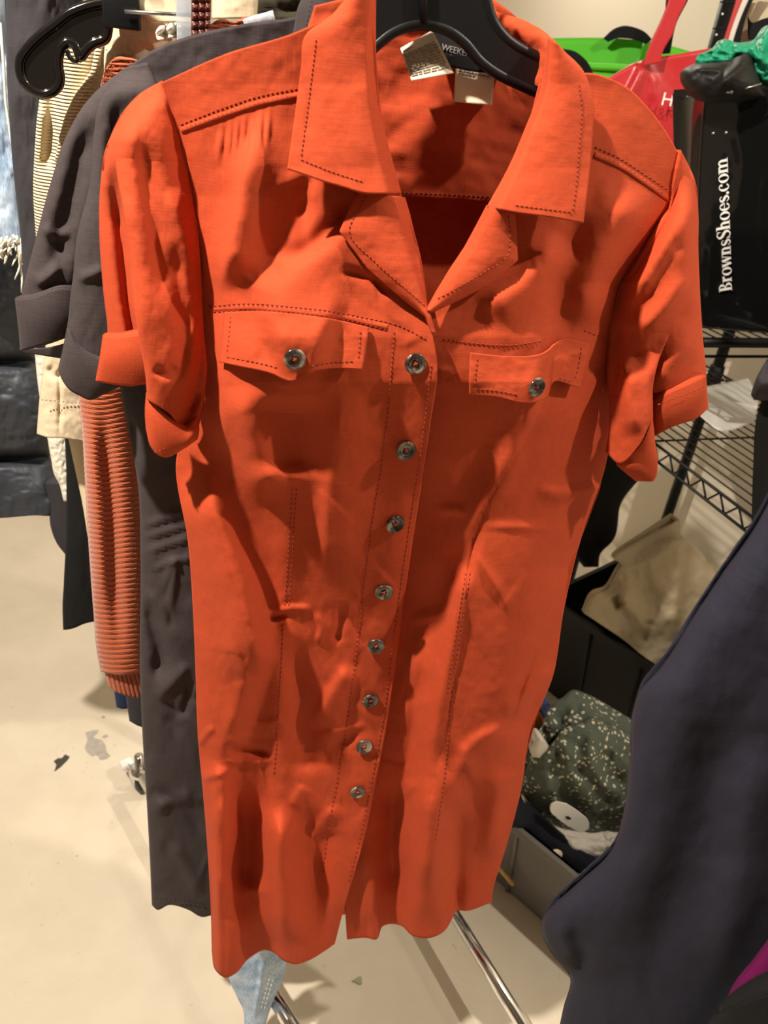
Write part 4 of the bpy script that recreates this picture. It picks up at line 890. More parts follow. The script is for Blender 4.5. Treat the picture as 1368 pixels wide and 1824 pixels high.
# denim shorts with frayed hem
PS = rack_plane(.44)
sh = thing('denim_shorts', 'light blue denim shorts with frayed hem at the left edge', 'shorts')
RSh = Relief(); RSh.ridge([(10, 60), (14, 180), (32, 292)], .003, 3, 3)
so_ = lambda x, y, U, V: .022*np.sqrt(rnd(U, 3))+RSh(x, y)+.004*fbm(x/30, y/50)
mb = MB(); sheet(mb, PS, [[(-110, -40), (8, -40)], [(-110, 60), (12, 60)], [(-112, 150), (18, 150)], [(-112, 220), (26, 220)], [(-114, 300), (36, 300)], [(-114, 380), (40, 390)], [(-114, 440), (-40, 430), (20, 440), (42, 430)]], 60, 150, so_, back=.05)
mb.build('front', M['denim'], sh, solid=.0012)
mb = MB(); sheet(mb, PS, [[(4, -40), (20, -40)], [(9, 60), (26, 60)], [(14, 150), (33, 150)], [(22, 220), (44, 220)], [(32, 295), (56, 295)], [(34, 380), (64, 380)], [(36, 432), (60, 430)]], 16, 100, lambda x, y, U, V: .004+0*x, back=.02); o = mb.build('side_panel', M['denim_shaded'], sh, solid=.0012)  # pocket and side shade put in as darker denim
mb = MB(); mb.tube([PS.one(x, y, .026) for x, y in [(0, 40), (6, 110), (10, 180), (20, 250), (30, 290), (42, 298)]], .0016, 6); mb.build('side_seam', M['ivory'], sh)
mb = MB(); fr_ = random.Random(9)
for k in range(60):
    x = fr_.uniform(-60, 55); y = fr_.uniform(415, 445); l = fr_.uniform(12, 90 if fr_.random() < .25 else 40); dx = fr_.uniform(-14, 14)
    P = spl([(x, y), (x+dx*.2+fr_.uniform(-5, 5), y+l*.35), (x+dx*.7+fr_.uniform(-5, 5), y+l*.7), (x+dx, y+l)], 10)
    mb.tube([PS.one(a, b, .026+.004*math.sin(i)) for i, (a, b) in enumerate(P)], [.0022-.0014*i/9 for i in range(10)], 5)
o = mb.build('fringe', M['ivory'], sh); o['kind'] = 'stuff'
# navy puffer
PP = rack_plane(.56)
RPu = Relief()
for ys in ((-30, 645, 92), (-30, 817, 92)): RPu.ridge([(-140, ys[1]+2), (0, ys[1]), (130, ys[1]-2)], -.030, 10, 10, taper=.01); RPu.ridge([(-140, ys[1]+2), (0, ys[1]), (130, ys[1]-2)], -.018, 40, 40, taper=.01)
garment('puffer_jacket', 'dark navy quilted puffer jacket at the left edge', 'jacket', M['puffer'], PP, [[(-140, 420), (110, 420)], [(-140, 560), (80, 560)], [(-140, 645), (66, 645)], [(-140, 700), (82, 700)], [(-140, 770), (94, 770)], [(-140, 817), (92, 817)], [(-140, 860), (104, 860)], [(-140, 900), (114, 898)], [(-140, 922), (10, 922), (60, 918), (95, 918), (110, 914)]], 110, 200, lambda x, y, U, V: .055*np.sqrt(rnd(U, 4))+RPu(x, y)+.006*fbm(x/50, y/25)+.002*fbm(x/12, y/26), back=.08)
garment('jacket', 'dark grey sleeve end peeking out below the navy puffer', 'jacket', M['charcoal'], rack_plane(.52), [[(80, 860), (140, 860)], [(88, 905), (140, 905)], [(91, 940), (140, 940)], [(102, 968), (140, 968)], [(118, 989), (140, 992)]], 20, 40, lambda x, y, U, V: .012*np.sqrt(rnd(U)), back=.03)
# pale jeans leg below the orange dress
PJ = rack_plane(.06)
RJ = Relief(); RJ.ridge([(470, 1700), (462, 1760), (450, 1824)], .004, 4, 4)
mb = MB(); sheet(mb, PJ, [[(440, 1200), (640, 1200)], [(425, 1450), (575, 1450)], [(410, 1600), (535, 1600)], [(402, 1700), (512, 1700)], [(408, 1742), (506, 1735)], [(425, 1780), (492, 1768)], [(434, 1800), (480, 1800)], [(436, 1840), (470, 1835)]], 60, 160, lambda x, y, U, V: .022*np.sqrt(rnd(U))+RJ(x, y)+.005*fbm(x/30, y/30)-.0, back=.012)
stitches(mb, lambda x, y: .028+0*x, PJ, [(488, 1710), (478, 1750), (464, 1800)], dash=5, w=.8); stitches(mb, lambda x, y: .028+0*x, PJ, [(496, 1712), (484, 1752), (470, 1800)], dash=5, w=.8)
tag(mb.build('jeans', [M['denim'], M['ivory']], solid=.0012), 'pale blue jeans leg showing below the orange hem', 'jeans')

# ------------------------------------------------------------------ rack frame
rk = thing('garment_rack', 'chrome garment rack with tubular base bars and castors under the dresses', 'rack')
BZ = .12
a0 = at_z(810, 1630, BZ); a1 = at_z(930, 1824, BZ); da = (a1-a0).normalized()
b0 = at_z(480, 1762, BZ); b1 = at_z(518, 1824, BZ); cs = at_z(238, 1372, .085); db = (b1-cs); db.z = 0; db.normalize()
mb = MB(); A0 = a0-da*.42; A1 = a1+da*.22; mb.cyl(A0, A1, .0115, 24); mb.build('base_bar', M['chrome'], rk)
mb = MB(); csb = Vector((cs.x, cs.y, BZ))+db*.06; B1 = b1+db*.2; mb.tube([csb, (b0+b1)/2-db*.02, B1], .0125, 24); mb.build('base_bar', M['chrome'], rk)
mb = MB(); mb.cyl(csb, A0, .011, 20); mb.build('cross_bar', M['chrome'], rk)
mid = (csb+A0)/2; mb = MB(); mb.cyl(mid, Vector((mid.x, mid.y, 1.80)), .0125, 20); mb.build('upright', M['chrome'], rk)
railn = (mid+da*1.0); mb = MB(); mb.cyl(Vector((mid.x, mid.y, 1.79))-da*.5, Vector((railn.x, railn.y, 1.79)), .0125, 20); mb.build('top_rail', M['chrome'], rk)
def caster(c, name='castor'):
    """c: point on the floor; wheel, fork, brake"""
    base = Vector((c.x, c.y, 0)); ax = Vector((.75, .66, 0)).normalized(); fw = ax.cross(Vector((0, 0, 1)))
    mb = MB(); ctr = base+Vector((0, 0, .031))+fw*-.012
    mb.lathe([(.0, -.011), (.024, -.011), (.030, -.008), (.031, 0), (.030, .008), (.024, .011), (0, .011)], ctr, ax, 30); wh = mb.build('castor_wheel', M['black_plastic'], rk)
    mb = MB()
    for s in (-1, 1): mb.box(ctr+ax*s*.015+Vector((0, 0, .018)), .03, .0025, .05, Matrix.Rotation(math.atan2(fw.y, fw.x), 3, 'Z'))
    mb.lathe([(0, .0), (.022, .0), (.024, .006), (.018, .014), (.010, .018), (.010, .055), (0, .055)], base+Vector((0, 0, .062)), (0, 0, 1), 24)
    mb.build('castor_fork', M['chrome'], wh)
    mb = MB(); q = ctr-fw*.036-ax*.012+Vector((0, 0, .022)); mb.box(q, .024, .030, .020, Matrix.Rotation(math.atan2(fw.y, fw.x), 3, 'Z')); mb.build('brake_lever', M['white_plastic'], wh, bevel=.005)
caster(at_z(252, 1410, 0))
for p in (A0, A1, B1): caster(p)

# ------------------------------------------------------------------ right side: wire shelving
ws = thing('wire_shelving', 'black wire shelving unit standing along the right wall', 'shelf')
ZL, ZU = .85, 1.10
nearA = at_z(1180, 800, ZL); nearA.z = 0
FR = nearA.dot(D_DIR)                        # front edge line
e_of = lambda px, py, z: at_z(px, py, z).dot(E_DIR)
E_L0, E_L1 = e_of(1340, 920, ZL)+.02, e_of(1180, 800, ZL)-.75
E_U0 = e_of(1255, 607, ZU); DEP = .50
post_pts = [room_pt(e_of(1296, 590, 1.0), 0, 0)]
def shelf(e0, e1, z, name):
    mb = MB(); d0, d1 = FR, FR+DEP; r = .0032
    for zz in (z, z-.032):
        mb.cyl(room_pt(e0, d0, zz), room_pt(e1, d0, zz), r, 8); mb.cyl(room_pt(e0, d1, zz), room_pt(e1, d1, zz), r, 8)
        mb.cyl(room_pt(e0, d0, zz), room_pt(e0, d1, zz), r, 8); mb.cyl(room_pt(e1, d0, zz), room_pt(e1, d1, zz), r, 8)
    L = abs(e1-e0); n = int(L/.055); st = (e1-e0)/n
    for dd in (d0, d1):
        for k in range(n):
            mb.cyl(room_pt(e0+k*st, dd, z), room_pt(e0+(k+.5)*st, dd, z-.032), .0022, 6); mb.cyl(room_pt(e0+(k+.5)*st, dd, z-.032), room_pt(e0+(k+1)*st, dd, z), .0022, 6)
    for k in range(1, 17):
        dd = d0+DEP*k/17; mb.cyl(room_pt(e0, dd, z+.002), room_pt(e1, dd, z+.002), .0017, 6)
    for k in (1, 2): ee = e0+(e1-e0)*k/3; mb.cyl(room_pt(ee, d0, z-.004), room_pt(ee, d1, z-.004), .0025, 6)
    return mb.build(name, M['black_metal'], ws)
shelf(E_L0, E_L1, ZL, 'shelf_lower'); shelf(E_U0, E_L1, ZU, 'shelf_upper')
mb = MB(); mb.cyl(room_pt(E_U0+.01, FR-.02, ZU), room_pt(E_U0+.01, FR+DEP+.15, ZU), .010, 14); mb.build('shelf_rail', M['black_metal'], ws)
def post(p, z1=1.95, r=.0155, clamps=(ZL, ZU)):
    mb = MB(); mb.cyl(Vector((p.x, p.y, 0.0)), Vector((p.x, p.y, z1)), r, 18)
    z = .05
    while z < z1: mb.lathe([(r, -.002), (r+.0008, 0), (r, .002)], Vector((p.x, p.y, z)), (0, 0, 1), 18); z += .05
    for c in clamps: mb.lathe([(r, -.055), (r+.007, -.04), (r+.005, .01), (r, .012)], Vector((p.x, p.y, c)), (0, 0, 1), 18)
    return mb.build('post', M['black_metal'], ws)
rp = at_z(1283, 640, ZL+.03); post(rp)
fp_r = rays(1283, 55); k_ = .20
fp = Vector(CO+fp_r*((2.10)/fp_r[1])); post(Vector((fp.x, fp.y, 0)), 1.95, .0175)
for py in (25, 62):
    mb = MB(); mb.lathe([(0, .0), (.0025, .0), (.0022, .0015), (0, .002)], Vector(CO+rays(1287 if py < 40 else 1276, py)*((2.08)/rays(1283, py)[1])), (-.2, -1, 0), 10); mb.build('rivet', M['white_plastic'], ws)
# white sheet of paper on the lower shelf
PZ = Plane(0, 0, 0, ZL+.012, 90)
def flatpt(px, py, z): return at_z(px, py, z)
mb = MB(); rows = [[(1248, 690), (1290, 682), (1332, 672)], [(1246, 725), (1300, 722), (1350, 712)], [(1248, 742), (1282, 767), (1343, 752)]]
sheet(mb, PZ, rows, 24, 20, lambda x, y, U, V: .004+.010*np.sin(U*2.5+1)*V+.004*fbm(x/20, y/20)); tag(mb.build('paper_sheet', M['white_paper'], solid=.0012), 'crumpled white paper sheet lying on the lower wire shelf', 'paper')
# black cloth at the right edge; unseen height added to block the right lamp
PB = Plane(.62, 1.22, 10)
garment('coat', 'black coat hem at the right edge in front of the wire shelf, unseen height added to block light', 'coat', M['black_cloth'], PB, [[(1640, 10), (2000, -60)], [(1560, 120), (2100, 60)], [(1500, 300), (2080, 250)], [(1440, 500), (2040, 450)], [(1380, 660), (1990, 600)], [(1350, 740), (1960, 680)], [(1343, 830), (1920, 780)], [(1340, 928), (1362, 936), (1880, 880)]], 40, 90, lambda x, y, U, V: .03*np.sqrt(rnd(U, 4))+.006*fbm(x/40, y/120), back=.06)
garment('cloth_bundle', 'grey cloth bundle in front of the black coat hem at right edge', 'cloth', M['charcoal'], PB, [[(1372, 655), (1480, 650)], [(1352, 690), (1480, 690)], [(1344, 712), (1480, 725)]], 24, 24, lambda x, y, U, V: .05*np.sqrt(rnd(V))+.01*fbm(x/20, y/20), back=.05)
# shopping bags on the upper shelf ------------------------------------
def bag_plane(y, yaw=-20): return Plane(.55*y/1.6, y, yaw)
# green tote
PGn = Plane(.42, 2.32, -10)
gb = thing('tote_bag', 'bright green open tote bag with black handles on the upper shelf', 'bag')
mb = MB(); sheet(mb, PGn, [[(900, 70), (985, 68), (1090, 68), (1160, 74), (1245, 96)], [(900, 400), (1245, 400)]], 50, 30, lambda x, y, U, V: -.10+.008*np.sin(U*9)); mb.build('back_panel', M['green_bag'], gb, solid=.003)
mb = MB(); sheet(mb, PGn, [[(900, 100), (1000, 108), (1050, 118), (1140, 122), (1235, 110)], [(900, 420), (1235, 420)]], 50, 30, lambda x, y, U, V: .05+.008*np.sin(U*7)+0*x); mb.tube([PGn.one(x, y, .054) for x, y in [(1000, 110), (1050, 119), (1090, 120), (1140, 123), (1235, 111)]], .007, 8); mb.build('front_panel', M['green_bag'], gb, solid=.003)
mb = MB(); P0 = PGn.pt(np.array([1122., 1150, 1170]), np.array([70., 68, 72]), -.095); P1 = PGn.pt(np.array([1095., 1130, 1175]), np.array([118., 122, 120]), .05); Q0 = P0-np.array([0, 0, .3]); Q1 = P1-np.array([0, 0, .3]); mb.grid(np.stack([np.stack([P0[1], P1[1]]), np.stack([Q0[1], Q1[1]])], 0)); mb.build('side_panel', M['green_bag'], gb, solid=.003)
mb = MB(); sheet(mb, PGn, [[(1076, 68), (1095, 52), (1112, 47), (1130, 50), (1148, 58), (1160, 70)], [(1084, 74), (1100, 68), (1112, 68), (1128, 70), (1140, 74), (1150, 78)]], 30, 8, -.06, back=.004); mb.build('handle', M['black_cloth'], gb, solid=.003)
mb = MB(); sheet(mb, PGn, [[(1002, 88), (1022, 92), (1040, 105), (1052, 122), (1056, 150)], [(996, 100), (1012, 102), (1028, 112), (1040, 128), (1044, 150)]], 30, 8, .075, back=.004); mb.build('handle', M['black_cloth'], gb, solid=.003)
# red bag
PRd = Plane(.46, 1.98, -8)
rbg = thing('tote_bag', 'red coated shopping bag with red strap and white lettering behind the orange shoulder', 'bag')
RRd = Relief(); RRd.ridge([(1150, 105), (1130, 150), (1105, 190)], .02, 6, 14); RRd.ridge([(1165, 130), (1160, 180)], .008, 4, 6)
mb = MB(); sheet(mb, PRd, [[(1000, 178), (1078, 143), (1146, 107), (1200, 98), (1275, 85)], [(1000, 230), (1285, 200)], [(1000, 472), (1290, 508)]], 60, 60, lambda x, y, U, V: .012*np.sin(U*6)+RRd(x, y)+.004*fbm(x/60, y/60), back=.10); mb.build('body', M['red_bag'], rbg, solid=.0015)
mb = MB(); sheet(mb, PRd, [[(1196, -30), (1232, -30)], [(1191, 0), (1223, 0)], [(1178, 35), (1206, 35)], [(1164, 65), (1197, 62)], [(1152, 95), (1180, 92)], [(1146, 118), (1176, 112)]], 10, 40, .022, back=.004); mb.build('strap', M['red_bag'], rbg, solid=.0015)
mb = MB(); sheet(mb, PRd, [[(1192, -30), (1235, -30)], [(1186, 10), (1225, 0)], [(1190, 50), (1205, 40)], [(1172, 97), (1193, 95)]], 8, 30, -.02, back=.004); mb.build('strap', M['black_cloth'], rbg, solid=.0015)
a = PRd.one(1210, 181, .030); b = PRd.one(1240, 185, .030); text_mesh('H&M', .036, M['white_print'], 'lettering', rbg, frame(a, b-a, PRd.n))
# black glossy bag with lettering
PBw = Plane(.66, 1.62, -8)
bb = thing('shopping_bag', 'glossy black vinyl shopping bag with white vertical lettering at right', 'bag')
RB = Relief(); RB.ridge([(1300, 200), (1330, 300), (1310, 420)], .006, 16, 16); RB.ridge([(1350, 250), (1340, 400), (1360, 540)], -.008, 16, 16); RB.ridge([(1265, 430), (1262, 540)], .004, 8, 10); RB.ridge([(1310, 530), (1350, 560)], .006, 10, 12)
bo_ = lambda x, y, U, V: .35*RB(x, y)+.0008*fbm(x/40, y/50)
mb = MB(); sheet(mb, PBw, [[(1256, 166), (1480, 146)], [(1250, 240), (1485, 220)], [(1244, 330), (1490, 320)], [(1242, 440), (1495, 440)], [(1246, 550), (1495, 560)], [(1250, 584), (1495, 604)]], 70, 130, bo_); mb.build('front_panel', M['vinyl'], bb, solid=.0015)
mb = MB(); sheet(mb, PBw, [[(1198, 166), (1224, 172), (1257, 167)], [(1200, 260), (1225, 270), (1250, 240)], [(1205, 400), (1226, 410), (1243, 420)], [(1212, 576), (1230, 580), (1251, 584)]], 30, 60, lambda x, y, U, V: -.10*(1-U)-.02*np.sin(U*3.14)); mb.build('gusset', M['vinyl'], bb, solid=.0015)
mb = MB(); sheet(mb, PBw, [[(1200, 160), (1470, 140)], [(1212, 574), (1480, 600)]], 10, 10, -.10); mb.build('back_panel', M['vinyl'], bb, solid=.0015)
mb = MB(); P0 = PBw.pt(np.array([1251., 1495.]), np.array([584., 604.]), 0.0); mb.grid(np.stack([P0, P0-np.outer([.10, .10], PBw.n)], 0)); mb.build('base', M['vinyl'], bb, solid=.0015)
for x, y in ((1270, 237), (1293, 236)):
    mb = MB(); mb.lathe([(.003, 0), (.003, .002), (0, .003)], PBw.one(x, y, .004), PBw.n, 10); mb.build('rivet', M['steel'], bb)
# serif lettering built from strokes: each glyph is a list of (outer polygons, width)
def ring(cx, cy, rx, ry, tx, ty, a0=0, a1=360, n=28):
    out = []; inn = []
    for k in range(n+1):
        a = math.radians(a0+(a1-a0)*k/n); out.append((cx+rx*math.cos(a), cy+ry*math.sin(a))); inn.append((cx+(rx-tx)*math.cos(a), cy+(ry-ty)*math.sin(a)))
    return [('strip', out, inn)]
def rect(x0, y0, x1, y1): return [('strip', [(x0, y0), (x0, y1)], [(x1, y0), (x1, y1)])]
def sw(pts, ws):
    P = spl(pts, 30); t = np.gradient(P, axis=0); t /= np.linalg.norm(t, axis=1)[:, None]; nn = np.stack([-t[:, 1], t[:, 0]], 1); wv = np.interp(np.linspace(0, 1, 30), np.linspace(0, 1, len(ws)), ws)[:, None]/2
    return [('strip', (P+nn*wv).tolist(), (P-nn*wv).tolist())]
def stem(x, h, wd=.13, sf=.06, top=True): 
    g = rect(x, 0, x+wd, h)+rect(x-sf, 0, x+wd+sf, .035)
    return g+(rect(x-sf, h-.035, x+.01, h) if top else [])
XH = .48
def glyph(c):
    if c == 'B': return stem(.06, .70, .14)+rect(.0, .665, .2, .70)+ring(.20, .53, .24, .17, .12, .035, -90, 90)+ring(.20, .18, .29, .18, .13, .035, -90, 90), .53
    if c == 'r': return stem(.05, XH)+sw([(.16, .34), (.24, .43), (.34, .44)], [.04, .09, .12]), .37
    if c == 'o': return ring(.25, XH/2, .24, .255, .125, .03), .50
    if c == 'w': return sw([(.06, XH), (.20, 0)], [.13, .12])+sw([(.20, 0), (.34, XH)], [.04, .04])+sw([(.34, XH), (.48, 0)], [.13, .12])+sw([(.48, 0), (.61, XH)], [.04, .04])+rect(-.02, XH-.03, .17, XH)+rect(.52, XH-.03, .69, XH), .67
    if c == 'n': return stem(.05, XH)+ring(.27, .29, .17, .19, .12, .05, 0, 150)+rect(.32, .0, .44, .30)+rect(.27, 0, .49, .035), .51
    if c == 's': return sw([(.33, .37), (.26, .45), (.15, .455), (.07, .37), (.12, .28), (.24, .22), (.33, .13), (.26, .035), (.14, .03), (.05, .12)], [.03, .04, .06, .10, .12, .12, .10, .06, .04, .03]), .39
    if c == 'S': return sw([(.42, .53), (.36, .66), (.22, .68), (.09, .56), (.16, .42), (.33, .32), (.44, .18), (.34, .03), (.18, .02), (.06, .16)], [.03, .04, .06, .12, .14, .14, .12, .06, .04, .03])+rect(.40, .50, .43, .70)+rect(.04, 0, .07, .2), .51
    if c == 'h': return stem(.05, .72)+ring(.27, .29, .17, .19, .12, .05, 0, 150)+rect(.32, .0, .44, .30)+rect(.27, 0, .49, .035), .51
    if c == 'e': return ring(.23, XH/2, .22, .255, .115, .03, 20, 330)+rect(.10, .235, .44, .265)+ring(.23, XH/2, .22, .255, .06, .03, 0, 30), .46
    if c == 'c': return ring(.23, XH/2, .22, .255, .115, .03, 45, 320)+ring(.34, .36, .055, .055, .055, .055), .44
    if c == 'm': return stem(.05, XH)+ring(.27, .29, .17, .19, .12, .05, 0, 150)+rect(.32, .0, .44, .30)+rect(.27, 0, .49, .035)+ring(.54, .29, .17, .19, .12, .05, 0, 150)+rect(.59, .0, .71, .30)+rect(.54, 0, .76, .035), .78
    if c == '.': return ring(.09, .06, .07, .07, .07, .07), .19
    return [], .3
def lettering(body, org, xdir, n, length, m, parent, wrap=None):
    adv = [glyph(c) for c in body]; tot = sum(a for _, a in adv); s = length/tot; fr = frame(org, xdir, n); mb = MB(); x = 0
    for g, a in adv:
        for _, A_, B_ in g:
            G = np.array([[list(fr@Vector(((x+p[0])*s, p[1]*s, 0))), list(fr@Vector(((x+q[0])*s, q[1]*s, 0)))] for p, q in zip(A_, B_)]); mb.grid(G)
        x += a*1.0
    return mb.build('lettering', m, parent, smooth=False, solid=.0006)
a = PBw.one(1304, 517, .010); b = PBw.one(1296, 280, .010); lettering('BrownsShoes.com', a, b-a, PBw.n, (b-a).length, M['white_print'], bb)
# black jacket bunched on top of that bag, teal cloth, more straps
PJk = Plane(.66, 1.58, -8)
RJk = Relief(); RJk.ridge([(1335, 100), (1300, 135), (1270, 165)], .02, 10, 12); RJk.ridge([(1235, 120), (1290, 125)], .012, 8, 12)
bj = thing('jacket', 'black leather-look jacket bunched in the top of the glossy bag', 'jacket')
mb = MB(); sheet(mb, PJk, [[(1236, 114), (1262, 112), (1300, 106), (1332, 94), (1342, 98)], [(1215, 126), (1346, 118)], [(1212, 138), (1352, 140)], [(1222, 160), (1262, 175), (1358, 160)], [(1232, 172), (1258, 182), (1300, 182), (1364, 172)]], 50, 40, lambda x, y, U, V: .07*np.sqrt(rnd(V))*np.sqrt(rnd(U, 4))+RJk(x, y)+.008*fbm(x/30, y/24)-.02, back=.05); mb.build('body', mat_plain('black_soft_leather', (.010, .009, .009), .55, spec=.3, bump=.1, bscale=60), bj, solid=.001)
mb = MB(); mb.box(PJk.one(1300, 163, .045), .010, .003, .006); mb.tube([PJk.one(1298, 164, .04), PJk.one(1330, 157, .04), PJk.one(1356, 149, .03)], .0016, 6); mb.build('zip', M['steel'], bj)
PTl = Plane(.66, 1.65, -8)
RT = Relief()
for q in ([(1262, 95), (1278, 80)], [(1290, 72), (1285, 96)], [(1310, 76), (1318, 96)], [(1340, 80), (1350, 110)], [(1360, 70), (1352, 120)]): RT.ridge([q[0], q[1]], .02, 6, 8)
garment('cloth_bundle', 'teal green cloth bunched in the glossy black shopping bag', 'cloth', M['teal'], PTl, [[(1262, 92), (1275, 84), (1290, 70), (1312, 76), (1335, 74), (1352, 70), (1372, 45), (1420, 40)], [(1245, 98), (1420, 90)], [(1240, 118), (1420, 140)], [(1250, 140), (1355, 145), (1420, 180)]], 60, 40, lambda x, y, U, V: .05*np.sqrt(rnd(V))+RT(x, y)+.02*fbm(x/14, y/12), back=.06)
PX = Plane(.70, 1.95, -20)
garment('bag_strap', 'narrow red strap hanging beside the shelf post at upper right', 'strap', M['red_bag'], PX, [[(1318, -30), (1335, -30)], [(1311, 0), (1322, 0)], [(1290, 68), (1298, 66)], [(1280, 100), (1290, 100)]], 6, 20, .0, back=.004)
garment('bag_strap', 'narrow white strap between the red and black straps at upper right', 'strap', M['white_cloth'], PX, [[(1338, -30), (1350, -30)], [(1323, 0), (1334, 0)], [(1296, 75), (1306, 75)], [(1285, 110), (1300, 110)]], 6, 20, .0, back=.004)
garment('bag_strap', 'narrow black strap right of the white strap at upper right', 'strap', M['black_cloth'], PX, [[(1350, -30), (1362, -30)], [(1334, 0), (1341, 0)], [(1306, 75), (1318, 78)], [(1298, 110), (1314, 110)]], 6, 20, .002, back=.004)
PX2 = Plane(.78, 2.0, -20)
wb = thing('tote_bag', 'pale tote bag with black panel behind the teal cloth', 'bag')
mb = MB(); sheet(mb, PX2, [[(1345, -30), (1480, -30)], [(1332, 20), (1480, 20)], [(1312, 70), (1480, 80)], [(1300, 200), (1480, 200)]], 30, 40, lambda x, y, U, V: .01*np.sin(U*8), back=.03); mb.build('body', M['beige_bag'], wb, solid=.0015)
mb = MB(); sheet(mb, PX2, [[(1332, 30), (1338, 40), (1360, 34), (1480, 10)], [(1333, 70), (1480, 75)]], 30, 14, .03, back=.005); mb.build('panel', M['black_cloth'], wb, solid=.0015)
garment('paper_bag', 'white crumpled paper bag corner behind the teal cloth at right edge', 'bag', M['white_paper'], Plane(.74, 1.82, -20), [[(1368, 52), (1440, 40)], [(1352, 78), (1440, 80)], [(1350, 94), (1440, 110)]], 20, 20, lambda x, y, U, V: .02*fbm(x/12, y/12), back=.03)

# ------------------------------------------------------------------ things under the shelves
# black bin
def crate(name, label, c0, c1, depth, z0, z1, m, lip, inset, th=.006):
    """c0,c1: front rim ends (px); walls taper to the base; built outward to the back"""
    A, B_ = Vector(c0), Vector(c1); u = (B_-A); u.z = 0; Lx = u.length; u.normalize(); v = Vector((-u.y, u.x, 0))
    if v.y < 0: v = -v
    t = thing(name, label, 'bin')
    def ringz(z, ins, grow=0): return [A+u*(ins-grow)+v*(ins-grow), A+u*(Lx-ins+grow)+v*(ins-grow), A+u*(Lx-ins+grow)+v*(depth-ins+grow), A+u*(ins-grow)+v*(depth-ins+grow)]
    def lift(P, z): return [Vector((p.x, p.y, z)) for p in P]
    R0, R1 = lift(ringz(z0, inset), z0), lift(ringz(z1, 0), z1); I0, I1 = lift(ringz(z0, inset+th), z0+th), lift(ringz(z1, th), z1)
    mb = MB()
    for k in range(4):
        j = (k+1) % 4
        mb.add([R0[k], R0[j], R1[j], R1[k]], [(0, 1, 2, 3)]); mb.add([I0[k], I0[j], I1[j], I1[k]], [(3, 2, 1, 0)]); mb.add([R1[k], R1[j], I1[j], I1[k]], [(0, 1, 2, 3)])
    mb.add(R0, [(3, 2, 1, 0)]); mb.add(I0, [(0, 1, 2, 3)]); mb.build('tub', m, t, smooth=False)
    O1 = lift(ringz(z1, 0, lip), z1); O0 = lift(ringz(z1, 0, lip), z1-.02); mb = MB()
    for k in range(4):
        j = (k+1) % 4; mb.add([O0[k], O0[j], O1[j], O1[k]], [(0, 1, 2, 3)]); mb.add([O1[k], O1[j], I1[j], I1[k]], [(0, 1, 2, 3)])
    mb.build('rim', m, t, smooth=False)
    for s in (.3, .62):
        mb = MB(); p0 = R0[0]+(R0[1]-R0[0])*s; p1 = R1[0]+(R1[1]-R1[0])*s; mb.tube([p0+v*-.002, p1+v*-.002], .005, 8); mb.build('rib', m, t)
    return t, u, v
ZBB = .32
c0 = at_z(1010, 1080, ZBB); c1 = at_z(1165, 1185, ZBB); uu = (c1-c0).normalized()
crate('storage_bin', 'black plastic storage bin under the lower wire shelf', c0-uu*.06, c1+uu*.16, .36, 0.002, ZBB, M['black_plastic'], .012, .03)
PCl = Plane(.80, 1.78, 25)
RCl = Relief(); RCl.ridge([(1205, 930), (1208, 1000), (1200, 1090), (1200, 1150)], .03, 40, 14); RCl.ridge([(1095, 1040), (1130, 1090), (1170, 1140)], .02, 16, 22); RCl.ridge([(1090, 1060), (1105, 1085)], -.02, 8, 10); RCl.ridge([(1160, 1100), (1140, 1150)], -.015, 10, 10); RCl.ridge([(1150, 980), (1180, 1060)], .012, 20, 26); RCl.ridge([(1210, 970), (1250, 1000), (1290, 1030)], -.01, 14, 14)
mb = MB(); sheet(mb, PCl, [[(1202, 930), (1207, 926), (1212, 962), (1300, 1030)], [(1150, 955), (1207, 960), (1300, 1050)], [(1105, 1010), (1295, 1080)], [(1080, 1050), (1280, 1120)], [(1058, 1058), (1260, 1160)], [(1040, 1092), (1110, 1140), (1165, 1186), (1230, 1230)]], 90, 110, lambda x, y, U, V: .10*V+.03*np.sqrt(rnd(U))+RCl(x, y)+.010*fbm(x/40, y/40), back=.06)
tag(mb.build('cloth_bag', M['beige_bag'], solid=.0015), 'cream calico bag slumped in the black storage bin', 'bag')
PBk = Plane(.58, 1.80, 15)
garment('dark_garment', 'black garment hanging from the wire shelf behind the orange dress, above the black bin', 'clothing', M['black_cloth'], PBk, [[(1010, 590), (1140, 610)], [(1000, 700), (1130, 740)], [(1010, 800), (1150, 830)], [(1000, 900), (1105, 900)], [(1000, 960), (1090, 965)], [(1020, 985), (1070, 985)], [(1040, 1010), (1066, 1010)]], 40, 70, lambda x, y, U, V: .04*np.sqrt(rnd(U))+.008*fbm(x/30, y/40), back=.06)
# grey bin in front with clothes
ZGB = .225
fl0, fl1_ = at_z(882, 1600, 0), at_z(965, 1682, 0)
g0 = at_z(900, 1450, ZGB); g1 = at_z(1040, 1565, ZGB); ug = (g1-g0).normalized()
tub, ug, vg = crate('storage_bin', 'grey translucent plastic bin of folded clothes right of the orange hem', g0-ug*.10, g1+ug*.16, .30, .002, ZGB, M['grey_plastic'], .010, .022)
PF = Plane(.42, 1.16, 18)
